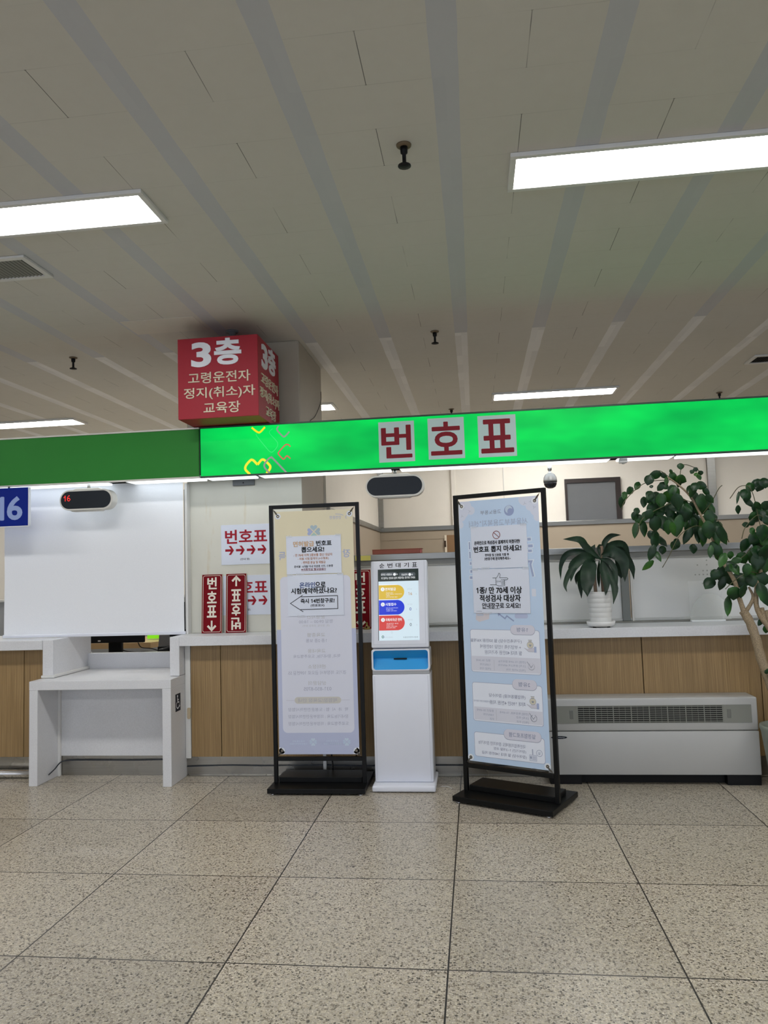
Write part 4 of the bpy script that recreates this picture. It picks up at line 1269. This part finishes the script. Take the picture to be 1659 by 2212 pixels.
for yc, hh, col, num, ttl, tw, cnt, cc, subs in (
        (740, 228, 'y', '1', '면허발급', 170, '16', glow('#b98a4e'), ('적성검사·갱신', '면허증 재발급, 국제운전면허', '시험합격', '신규 면허증 발급')),
        (985, 235, 'b', '2', '시험접수', 175, '0', glow('#1c2f9a'), ('학과·기능·도로주행 접수', '응시원서 작성', '시험장 변경 접수')),
        (1232, 236, 'r', '3', '국제/외국/군 면허', 255, '0', glow('#4c4f58'), ('국제면허 발급', '외국면허 교환', '군면허 교환 발급', '운전경력 증명'))):
    r = hh * .000229
    xa, xb = sx0 + .002, kx(692)
    pts = [(xa, kv(490, yc) - r), (xb - r, kv(490, yc) - r)] + [(xb - r + r * math.cos(-PI/2 + PI * k / 16), kv(490, yc) + r * math.sin(-PI/2 + PI * k / 16)) for k in range(1, 16)] + [(xb - r, kv(490, yc) + r), (xa, kv(490, yc) + r)]
    p.line([(xa, kv(490, yc) + r + .003)] + [(xb - r, kv(490, yc) + r + .003)], .005, g['w'], 1)
    p.face(pts, g[col], 2)
    vt = kv(490, yc) + r * .42
    p.disc(kx(350), vt, .0145, g['w'], 3); p.text(num, kx(350), vt, h=.014, col=g['d'], lay=4, bold=0)
    p.text(ttl, kx(390) + tw * .000233, vt, w=tw * .000467, h=.022, col=g['w'], lay=3, bold=.02)
    for i, sb_ in enumerate(subs):
        wv_ = (110, 250, 60, 180)[i] if col == 'y' else (190, 110, 170, 140)[i]
        p.text(sb_, kx(402) + wv_ * .000233, vt - .027 - i * .0105, w=wv_ * .000467, h=.0075, col=g['w'], lay=3, bold=0)
    p.text('대기인원', kx(778), kv(778, yc - 52), w=.034, h=.0085, col=g['g'], lay=2, bold=0)
    p.text(cnt, kx(785), kv(785, yc + 22), h=.022, col=cc, lay=2, bold=0)
    p.text('명', kx(880), kv(880, yc + 26), h=.009, col=g['g'], lay=2, bold=0)
p.arc(kx(348), kv(348, 1455), .008, 60, 300, .004, glow('#3d7c5a'), 2); p.text('K', kx(362), kv(362, 1455), h=.013, col=glow('#1c3b7a'), lay=2)
p.text('도로교통공단', kx(442), kv(442, 1460), w=.058, h=.0085, col=g['g'], lay=2, bold=0)
p.text('도봉운전면허시험장', kx(780), kv(780, 1452), w=.108, h=.012, col=glow('#7d8790'), lay=2, bold=0)
p.arc(kx(488), kv(488, 1382), .006, 0, 360, .0015, g['g'], 2)
p.build('screen_print', screen, M4=MT @ Matrix.Translation((0, -.002, 0)))
ft = B()
for xx in (-.57, -.215):
    for yy in (-.20, .11): lathe(ft, [(.02, 0), (.02, .007)], (xx, yy, 0), 12)
obj('caster_pad', ft, RUBBER, t)

# ------------------------------------------------------------------ fan coil heater
t = thing('fan_heater', 'long silver white floor heater unit with grey grille by the counter', 'heater', (1.35, .05, 0))
x0, x1, yf = .63, 2.072, -.04
obj('upper_cabinet', bx(x0, x1, yf, .165, .376, .603, .010, 3), SILVER, t, smooth=True)
obj('lower_panel', bx(x0, x1, yf, .165, .072, .372, .006, 2), SILVER, t, smooth=True)
obj('plinth', bx(x0 + .2, x1 - .2, .03, .15, .002, .075), plain('plinth_black', '#060606', .8), t)
obj('foot', bx(x0 + .01, .86, -.015, .15, .0, .072, .003), BLACKM, t)
obj('foot', bx(1.845, x1 - .002, -.03, .15, .0, .068, .003), BLACKM, t)
gz0, gz1 = .430, .553
for a, b, hx_ in ((.684, .847, .806), (1.842, 2.030, 1.880)):
    cv = obj('grille_cover', bx(a, b, yf - .004, yf + .002, gz0, gz1, .0015), GREY, t)
    obj('finger_pull', bx(hx_ - .012, hx_ + .012, yf - .0055, yf - .0035, .462, .522, .002), plain('pull_grey', '#6a6b66', .45), cv)
gr = B()
box(gr, .847, 1.842, yf - .002, yf + .004, gz0, gz0 + .005); box(gr, .847, 1.842, yf - .002, yf + .004, gz1 - .005, gz1)
N = 8
for i in range(N + 1):
    xx = .850 + i * (.989 / N)
    box(gr, xx - .0028, xx + .0028, yf - .003, yf + .004, gz0 + .004, gz1 - .004)
for i in range(N):
    for k in (1, 2):
        xx = .850 + (i + k / 3) * (.989 / N)
        box(gr, xx - .0008, xx + .0008, yf - .0015, yf + .004, gz0 + .004, gz1 - .004)
for k in range(8):
    zz = gz0 + .012 + k * (.0143)
    box(gr, .850, 1.839, yf - .0025, yf + .003, zz - .0026, zz + .0022)
obj('grille', gr, GREY, t)
obj('grille_back', bx(.848, 1.841, yf - .0012, yf - .0002, gz0 + .003, gz1 - .003), plain('grille_dark', '#10110f', .8), t)
p = Print()
p.face([(.712 + .057 * math.cos(2*PI*k/28), .333 + .0105 * math.sin(2*PI*k/28)) for k in range(28)], '#1b1f2a', 1)
p.text('Century', .716, .333, w=.07, h=.010, col='#c9ccd2', lay=2, bold=0)
p.build('badge', t, at=(0, yf - .0006, 0), label='dark oval badge with pale script')

# ------------------------------------------------------------------ plants
def leafmesh(bm, p, L, w, ang, tilt, roll, sharp=1.0, droop=.25, segs=6, mi=0):
    """a broad leaf as a folded, drooping blade; p = its middle"""
    prof = [.25, .82, 1.0, 1.0, .86, .52, .02]
    d = Vector((math.cos(ang), 0, math.sin(ang)))
    s = Vector((-math.sin(ang), 0, math.cos(ang)))
    nrm = Vector((0, -1, 0))
    M = Matrix.Rotation(tilt, 3, s) @ Matrix.Rotation(roll, 3, d)
    d2, s2, n2_ = M @ d, M @ s, M @ nrm
    rows = []
    for i in range(segs + 1):
        u = i / segs - .5
        hw = prof[i] * w / 2
        crv = -droop * L * (u * u)
        c = Vector(p) + d2 * (u * L) + n2_ * crv
        fold = .22 * hw
        wv = .10 * hw * math.sin(i * 2.1 + p[0] * 90)
        rows.append([bm.verts.new(c - s2 * hw + n2_ * (-fold + wv)), bm.verts.new(c - s2 * hw * .5 + n2_ * (fold * .25)), bm.verts.new(c - n2_ * (fold * .15)), bm.verts.new(c + s2 * hw * .5 + n2_ * (fold * .25)), bm.verts.new(c + s2 * hw + n2_ * (-fold - wv))])
    for a, b in zip(rows, rows[1:]):
        for k in range(4):
            f = bm.faces.new((a[k], a[k + 1], b[k + 1], b[k])); f.smooth = True; f.material_index = mi

LEAVES = [(1.6,-0.268,2.21,0.037,0.037,90),(1.708,-0.228,2.188,0.027,0.027,60),(1.723,-0.082,2.19,0.025,0.025,120),(1.735,-0.139,2.164,0.025,0.025,90),(1.728,-0.266,2.157,0.029,0.027,80),(1.746,-0.177,2.14,0.035,0.035,80),(1.451,-0.165,2.17,0.083,0.048,170),(1.387,-0.248,2.128,0.062,0.052,110),(1.527,-0.099,2.17,0.048,0.029,40),(1.536,-0.26,2.176,0.031,0.017,60),(1.52,-0.188,2.119,0.052,0.027,100),(1.578,-0.156,2.15,0.062,0.042,60),(1.623,-0.178,2.126,0.073,0.054,20),(1.618,-0.137,2.11,0.062,0.031,100),(1.34,-0.098,2.107,0.062,0.035,120),(1.301,-0.041,2.079,0.062,0.042,140),(1.225,-0.216,2.029,0.052,0.037,110),(1.224,-0.121,1.993,0.073,0.042,100),(1.433,-0.109,2.095,0.021,0.021,90),(1.398,-0.214,2.022,0.062,0.052,120),(1.448,-0.29,2.067,0.046,0.035,130),(1.541,-0.037,2.105,0.062,0.042,40),(1.548,-0.212,2.056,0.062,0.052,80),(1.566,-0.208,2.025,0.083,0.062,90),(1.387,-0.058,1.991,0.073,0.037,100),(1.453,-0.138,2.012,0.073,0.062,110),(1.479,-0.167,1.988,0.083,0.058,90),(1.552,-0.089,2.012,0.083,0.062,60),(1.558,-0.282,1.965,0.093,0.062,80),(1.652,-0.106,1.966,0.083,0.042,30),(1.663,-0.193,2.062,0.052,0.023,120),(1.685,-0.266,2.068,0.052,0.046,120),(1.771,-0.118,2.086,0.062,0.046,20),(1.823,-0.048,2.045,0.062,0.031,60),(1.678,-0.236,2.033,0.073,0.042,110),(1.725,-0.126,2.001,0.073,0.062,90),(1.746,-0.212,1.963,0.093,0.073,90),(1.757,-0.097,1.922,0.083,0.073,110),(1.834,-0.102,1.939,0.093,0.046,70),(1.788,-0.233,1.979,0.062,0.035,50),(1.807,-0.074,1.912,0.073,0.052,90),(1.321,-0.119,1.923,0.052,0.035,120),(1.301,-0.112,1.889,0.052,0.031,100),(1.34,-0.077,1.869,0.062,0.048,70),(1.364,-0.179,1.882,0.062,0.042,110),(1.435,-0.093,1.936,0.083,0.062,110),(1.491,-0.062,1.931,0.093,0.073,90),(1.37,-0.263,1.886,0.062,0.046,120),(1.557,-0.069,1.922,0.093,0.062,100),(1.562,-0.188,1.943,0.083,0.052,60),(1.641,-0.165,1.892,0.104,0.073,90),(1.643,-0.252,1.925,0.062,0.042,60),(1.619,-0.108,1.907,0.073,0.042,110),(1.284,-0.214,1.784,0.093,0.037,100),(1.375,-0.064,1.803,0.104,0.042,90),(1.423,-0.218,1.818,0.093,0.069,90),(1.485,-0.144,1.839,0.093,0.073,80),(1.511,-0.186,1.796,0.083,0.052,90),(1.56,-0.131,1.827,0.093,0.042,60),(1.569,-0.239,1.801,0.125,0.052,100),(1.533,-0.243,1.778,0.093,0.037,70),(1.581,-0.096,1.864,0.062,0.042,100),(1.638,-0.094,1.846,0.083,0.052,80),(1.435,-0.143,1.711,0.114,0.062,100),(1.495,-0.051,1.712,0.093,0.046,50),(1.38,-0.236,1.622,0.093,0.042,110),(1.388,-0.069,1.534,0.083,0.037,140),(1.419,-0.246,1.601,0.073,0.027,70),(1.697,-0.039,1.777,0.083,0.052,80),(1.651,-0.128,1.734,0.104,0.042,115),(1.708,-0.132,1.821,0.073,0.052,60),(1.754,-0.038,1.744,0.104,0.046,95),(1.774,-0.085,1.751,0.114,0.052,85),(1.788,-0.085,1.811,0.104,0.062,90),(1.752,-0.276,1.763,0.104,0.062,85),(1.814,-0.194,1.765,0.114,0.062,90),(1.769,-0.268,1.85,0.083,0.052,80),(1.858,-0.24,1.722,0.114,0.052,65),(1.817,-0.234,1.704,0.073,0.031,75),(1.782,-0.067,1.702,0.083,0.046,95),(1.763,-0.257,1.618,0.073,0.031,100),(1.818,-0.213,1.627,0.104,0.058,60),(1.846,-0.162,1.588,0.083,0.046,70),(2.115,-0.069,2.065,0.062,0.052,150),(2.189,-0.039,2.075,0.073,0.062,110),(2.203,-0.106,2.087,0.062,0.062,90),(2.012,-0.234,2.008,0.062,0.042,110),(2.069,-0.148,1.994,0.073,0.042,100),(2.095,-0.106,1.952,0.083,0.042,40),(1.957,-0.277,1.978,0.073,0.015,105),(2.012,-0.113,1.905,0.052,0.037,90),(2.113,-0.194,1.92,0.062,0.031,50),(2.164,-0.137,1.873,0.093,0.073,110),(2.113,-0.116,1.916,0.035,0.025,120),(2.117,-0.116,1.841,0.073,0.073,120),(2.083,-0.154,1.811,0.052,0.037,150),(2.04,-0.146,1.798,0.042,0.031,180),(2.049,-0.238,1.749,0.046,0.031,110),(2.114,-0.161,1.755,0.025,0.021,90),(2.115,-0.257,1.731,0.093,0.083,100),(2.081,-0.165,1.697,0.083,0.062,140),(2.027,-0.151,1.651,0.083,0.058,110),(2.143,-0.089,1.658,0.093,0.073,110),(2.146,-0.188,1.684,0.083,0.062,90),(1.829,-0.285,1.558,0.093,0.042,120),(1.926,-0.153,1.588,0.046,0.035,90),(1.932,-0.237,1.555,0.062,0.037,170),(2.021,-0.097,1.563,0.073,0.062,60),(1.907,-0.189,1.512,0.073,0.058,140),(1.938,-0.191,1.502,0.083,0.062,70),(2.113,-0.054,1.58,0.093,0.073,120),(2.104,-0.188,1.598,0.093,0.083,90),(2.145,-0.199,1.597,0.093,0.083,90),(2.086,-0.2,1.54,0.093,0.073,100),(2.144,-0.165,1.519,0.093,0.093,90),(1.986,-0.266,1.486,0.073,0.046,100),(2.072,-0.148,1.473,0.083,0.062,120),(2.154,-0.05,1.47,0.093,0.073,80),(1.815,-0.144,1.461,0.062,0.052,130),(1.882,-0.097,1.468,0.093,0.066,120),(1.803,-0.044,1.4,0.083,0.062,130),(1.846,-0.071,1.444,0.042,0.037,0),(1.873,-0.097,1.395,0.083,0.042,110),(1.933,-0.079,1.427,0.093,0.062,60),(2.004,-0.077,1.415,0.114,0.083,20),(2.023,-0.224,1.412,0.073,0.062,80),(2.118,-0.165,1.413,0.083,0.073,100),(1.917,-0.201,1.323,0.083,0.073,90),(1.97,-0.222,1.337,0.083,0.052,100),(1.891,-0.141,1.239,0.114,0.042,100),(2.11,-0.207,1.318,0.135,0.073,75),(2.097,-0.129,1.121,0.042,0.027,120),(2.132,-0.139,1.073,0.052,0.037,90)]
DRAC = [([(1.097,0.15,1.591),(0.995,0.129,1.684),(0.944,0.114,1.743),(0.824,0.1,1.75)],0.054),([(1.12,0.15,1.648),(1.133,0.175,1.712),(1.186,0.193,1.764),(1.264,0.21,1.77)],0.039),([(1.097,0.15,1.596),(1.043,0.161,1.619),(0.947,0.169,1.654),(0.853,0.177,1.636),(0.808,0.183,1.552),(0.803,0.19,1.446)],0.043),([(1.056,0.15,1.597),(0.98,0.125,1.61),(0.892,0.107,1.55),(0.864,0.09,1.435)],0.076),([(1.056,0.15,1.597),(0.937,0.122,1.58),(0.881,0.102,1.539),(0.839,0.084,1.467),(0.819,0.066,1.406),(0.828,0.05,1.359)],0.037),([(1.045,0.15,1.587),(1.001,0.084,1.536),(0.974,0.034,1.433),(0.962,-0.01,1.322)],0.108),([(1.045,0.15,1.598),(0.978,0.138,1.536),(0.941,0.128,1.432),(0.939,0.12,1.307)],0.054),([(1.044,0.15,1.577),(1.031,0.161,1.641),(1.064,0.17,1.704)],0.048),([(1.098,0.15,1.607),(1.096,0.179,1.681),(1.131,0.2,1.697)],0.032),([(1.107,0.15,1.596),(1.105,0.1,1.511),(1.115,0.063,1.428),(1.099,0.03,1.327)],0.06),([(1.108,0.15,1.617),(1.176,0.117,1.646),(1.249,0.092,1.57),(1.247,0.07,1.419)],0.086),([(1.12,0.15,1.638),(1.206,0.166,1.656),(1.278,0.179,1.612),(1.327,0.19,1.525),(1.339,0.2,1.435)],0.054),([(1.12,0.15,1.648),(1.192,0.192,1.7),(1.281,0.222,1.698),(1.333,0.25,1.605)],0.048),([(1.097,0.15,1.596),(1.15,0.108,1.573),(1.182,0.078,1.509),(1.191,0.05,1.39)],0.043),([(1.118,0.15,1.595),(1.148,0.092,1.479),(1.17,0.049,1.375),(1.147,0.01,1.265)],0.052),([(1.086,0.15,1.586),(1.081,0.184,1.48),(1.085,0.21,1.378)],0.026),([(1.116,0.15,1.574),(1.139,0.127,1.5),(1.148,0.11,1.426)],0.043),([(1.11,0.15,1.648),(1.163,0.208,1.68),(1.243,0.251,1.678),(1.322,0.29,1.633)],0.065),([(1.044,0.15,1.577),(0.95,0.171,1.505),(0.919,0.186,1.464),(0.918,0.2,1.405)],0.028),([(1.139,0.15,1.616),(1.221,0.15,1.602),(1.236,0.15,1.497),(1.238,0.15,1.444)],0.065)]


rnd = random.Random(11)
t = thing('potted_tree', 'tall leafy potted tree with pale trunks at the right edge', 'plant', (2.215, -.15, 0))
obj('pot', lathe(B(), [(.115, .0), (.125, .02), (.168, .39), (.176, .41), (.174, .432), (.160, .432), (.155, .38), (.150, .37)], (2.222, -.15, 0), 32), plain('grey_green_pot', '#7f877d', .45), t)
obj('soil', lathe(B(), [(.156, .37), (.152, .385), (.08, .395), (.002, .398)], (2.222, -.15, 0), 24), plain('soil_dark', '#1c1712', .9), t)
TB = -.15
def limb(pts, r0, r1, name, seg=10, wob=.004):
    q = spline(pts, 5)
    n = len(q)
    rr = [r0 + (r1 - r0) * i / (n - 1) + wob * math.sin(i * 1.7) * (r0 / .03) for i in range(n)]
    b = B(); tube(b, q, rr, seg)
    return obj(name, b, BARK, t, smooth=True)
limb([(2.205, -.15, .39), (2.16, -.15, .60), (2.123, -.15, .732), (2.081, -.15, .872), (2.055, -.15, 1.014), (2.023, -.15, 1.125), (1.985, -.15, 1.204)], .034, .029, 'trunk', wob=.0015)
limb([(1.990, -.15, 1.19), (1.961, -.155, 1.3), (1.943, -.16, 1.39), (1.914, -.165, 1.461), (1.867, -.17, 1.542), (1.827, -.175, 1.64), (1.788, -.18, 1.754), (1.734, -.18, 1.879), (1.679, -.18, 2.001), (1.606, -.18, 2.086), (1.531, -.18, 2.149)], .017, .005, 'branch', wob=.0005)
limb([(1.998, -.15, 1.195), (2.044, -.15, 1.266), (2.053, -.15, 1.313), (2.03, -.15, 1.368)], .014, .007, 'branch', wob=.0005)
limb([(2.262, -.16, .39), (2.255, -.16, .70), (2.247, -.16, .885), (2.163, -.15, 1.059), (2.114, -.15, 1.138), (2.087, -.15, 1.186), (2.071, -.15, 1.265), (2.089, -.15, 1.392), (2.111, -.15, 1.455), (2.161, -.15, 1.612), (2.211, -.15, 1.77), (2.22, -.15, 1.95)], .026, .008, 'trunk', wob=.001)
limb([(2.118, -.15, 1.135), (2.105, -.155, 1.224)], .016, .014, 'branch', wob=0)
limb([(2.155, -.15, 1.10), (2.130, -.16, 1.205)], .015, .013, 'branch', wob=0)
tw = B()
for pts in ([(1.606, -.18, 2.086), (1.502, -.16, 2.19), (1.465, -.15, 2.198)], [(1.609, -.18, 2.10), (1.639, -.16, 2.229), (1.723, -.15, 2.212), (1.764, -.14, 2.177)], [(1.740, -.18, 1.87), (1.80, -.2, 1.95), (1.86, -.2, 2.05), (1.885, -.2, 2.074)],
            [(1.560, -.18, 2.13), (1.403, -.2, 2.122), (1.306, -.22, 2.073), (1.221, -.22, 1.988), (1.20, -.22, 1.93)], [(1.70, -.18, 1.96), (1.60, -.22, 1.98), (1.45, -.25, 1.93), (1.33, -.24, 1.86), (1.29, -.23, 1.76)],
            [(2.161, -.15, 1.612), (2.128, -.16, 1.805), (2.082, -.18, 2.033), (2.0, -.2, 2.06), (1.93, -.2, 1.98)], [(1.867, -.17, 1.542), (1.991, -.16, 1.57), (2.072, -.15, 1.647)], [(1.79, -.18, 1.75), (1.70, -.2, 1.80), (1.58, -.22, 1.74), (1.50, -.22, 1.60), (1.45, -.22, 1.52)],
            [(1.76, -.18, 1.82), (1.84, -.14, 1.85), (1.90, -.12, 1.78), (1.93, -.12, 1.68)], [(2.111, -.15, 1.455), (2.03, -.18, 1.47), (1.93, -.2, 1.42), (1.86, -.2, 1.36)], [(2.21, -.15, 1.77), (2.12, -.18, 1.86), (2.02, -.2, 1.78), (1.99, -.2, 1.70)]):
    tube(tw, spline(pts, 5), .0028, 5)
obj('twig', tw, plain('twig_green_brown', '#4b4a2c', .6), t)
fo = B()
for (x, y, z, L, w, a) in LEAVES:
    ang = -math.radians(a)
    leafmesh(fo, (x, y, z), L * 1.26, w * 1.30, ang, rnd.uniform(-.45, .45), rnd.uniform(-.5, .5), droop=rnd.uniform(.1, .45), mi=1 if rnd.random() < .22 else 0)
for k in range(36):      # hidden side of the crown
    x = rnd.uniform(1.40, 1.95); z = rnd.uniform(1.62, 2.05)
    leafmesh(fo, (x, rnd.uniform(-.05, .04), z), rnd.uniform(.06, .09), rnd.uniform(.05, .07), -rnd.uniform(1.0, 2.1), rnd.uniform(-.5, .5), rnd.uniform(-.5, .5)) if abs((z - 1.62) - (1.95 - x) * .55) < .22 else None
for k in range(40):
    leafmesh(fo, (rnd.uniform(2.12, 2.5), rnd.uniform(-.35, .1), rnd.uniform(1.45, 2.1)), rnd.uniform(.07, .11), rnd.uniform(.05, .08), -rnd.uniform(.8, 2.3), rnd.uniform(-.5, .5), rnd.uniform(-.5, .5), mi=1 if rnd.random() < .2 else 0)
obj('foliage', fo, [LEAF, m_leaf('young_tree_leaf', '#123312', '#22501a', '#3f7322')], t)
sm_ = B()
for x, z, a in ((2.10, .80, .4), (2.115, .77, 1.2)): leafmesh(sm_, (x, -.2, z), .05, .035, a, .2, .3)
obj('shoot', sm_, LEAF, t)

t = thing('potted_dracaena', 'dark drooping dracaena in a white ribbed pot on the counter', 'plant', (1.075, .15, CT))
px_, py_ = 1.075, .15
prof = [(.072, CT + .030)]
for k in range(6):
    z = CT + .040 + k * .035; r = .076 + .0030 * k * 1.0
    prof += [(r, z), (r + .0028, z + .031), (r + .0018, z + .033)]
prof += [(.093, CT + .252), (.095, CT + .262), (.087, CT + .262), (.084, CT + .23)]
obj('pot', lathe(B(), prof, (px_, py_, 0), 36), WHITE2, t)
obj('saucer', lathe(B(), [(.088, CT + .008), (.098, CT + .014), (.104, CT + .040), (.100, CT + .045), (.09, CT + .03), (.002, CT + .029)], (px_, py_, 0), 36), plain('saucer_white', '#e6e6e6', .3), t)
ft = B()
for k in range(4): lathe(ft, [(.012, CT), (.012, CT + .009)], (px_ + .07 * math.cos(k * PI/2 + .7), py_ + .07 * math.sin(k * PI/2 + .7), 0), 10)
obj('saucer_foot', ft, BLACKM, t)
obj('soil', lathe(B(), [(.086, CT + .232), (.05, CT + .238), (.002, CT + .24)], (px_, py_, 0), 24), plain('soil_dark', '#1c1712', .9), t)
for pts, r in (([(1.05, .15, CT + .23), (1.046, .15, CT + .36), (1.05, .15, CT + .47)], .013), ([(1.105, .16, CT + .23), (1.102, .16, CT + .38), (1.112, .155, CT + .56), (1.108, .155, CT + .60)], .011)):
    b = B(); tube(b, spline(pts, 6), r, 10); obj('cane', b, CANE, t, smooth=True)
for pts, wmax in DRAC:
    q = spline(pts, 5); n = len(q)
    b = B(); rows = []
    side0 = None
    for i, c in enumerate(q):
        tt = (q[min(i + 1, n - 1)] - q[max(i - 1, 0)]).normalized()
        sd = tt.cross(Vector((0, -1, 0)))
        if sd.length < .2: sd = side0 or Vector((1, 0, 0))
        sd.normalize(); side0 = sd
        nn = sd.cross(tt).normalized()
        u = i / (n - 1)
        hw = wmax / 2 * (min(1, .22 + 2.6 * u) if u < .32 else 1.0 if u < .62 else max(.03, 1 - ((u - .62) / .38) ** 1.5))
        wv = .08 * wmax * math.sin(i * 1.3 + wmax * 300)
        rows.append([b.verts.new(c + sd * hw * k + nn * (wmax * .16 * abs(k) * (1 if u < .7 else .4) + wv * k)) for k in (-1, -.5, 0, .5, 1)])
    for a, c in zip(rows, rows[1:]):
        for k in range(4): b.faces.new((a[k], a[k + 1], c[k + 1], c[k])).smooth = True
    obj('leaf', b, DLEAF, t, smooth='keep')
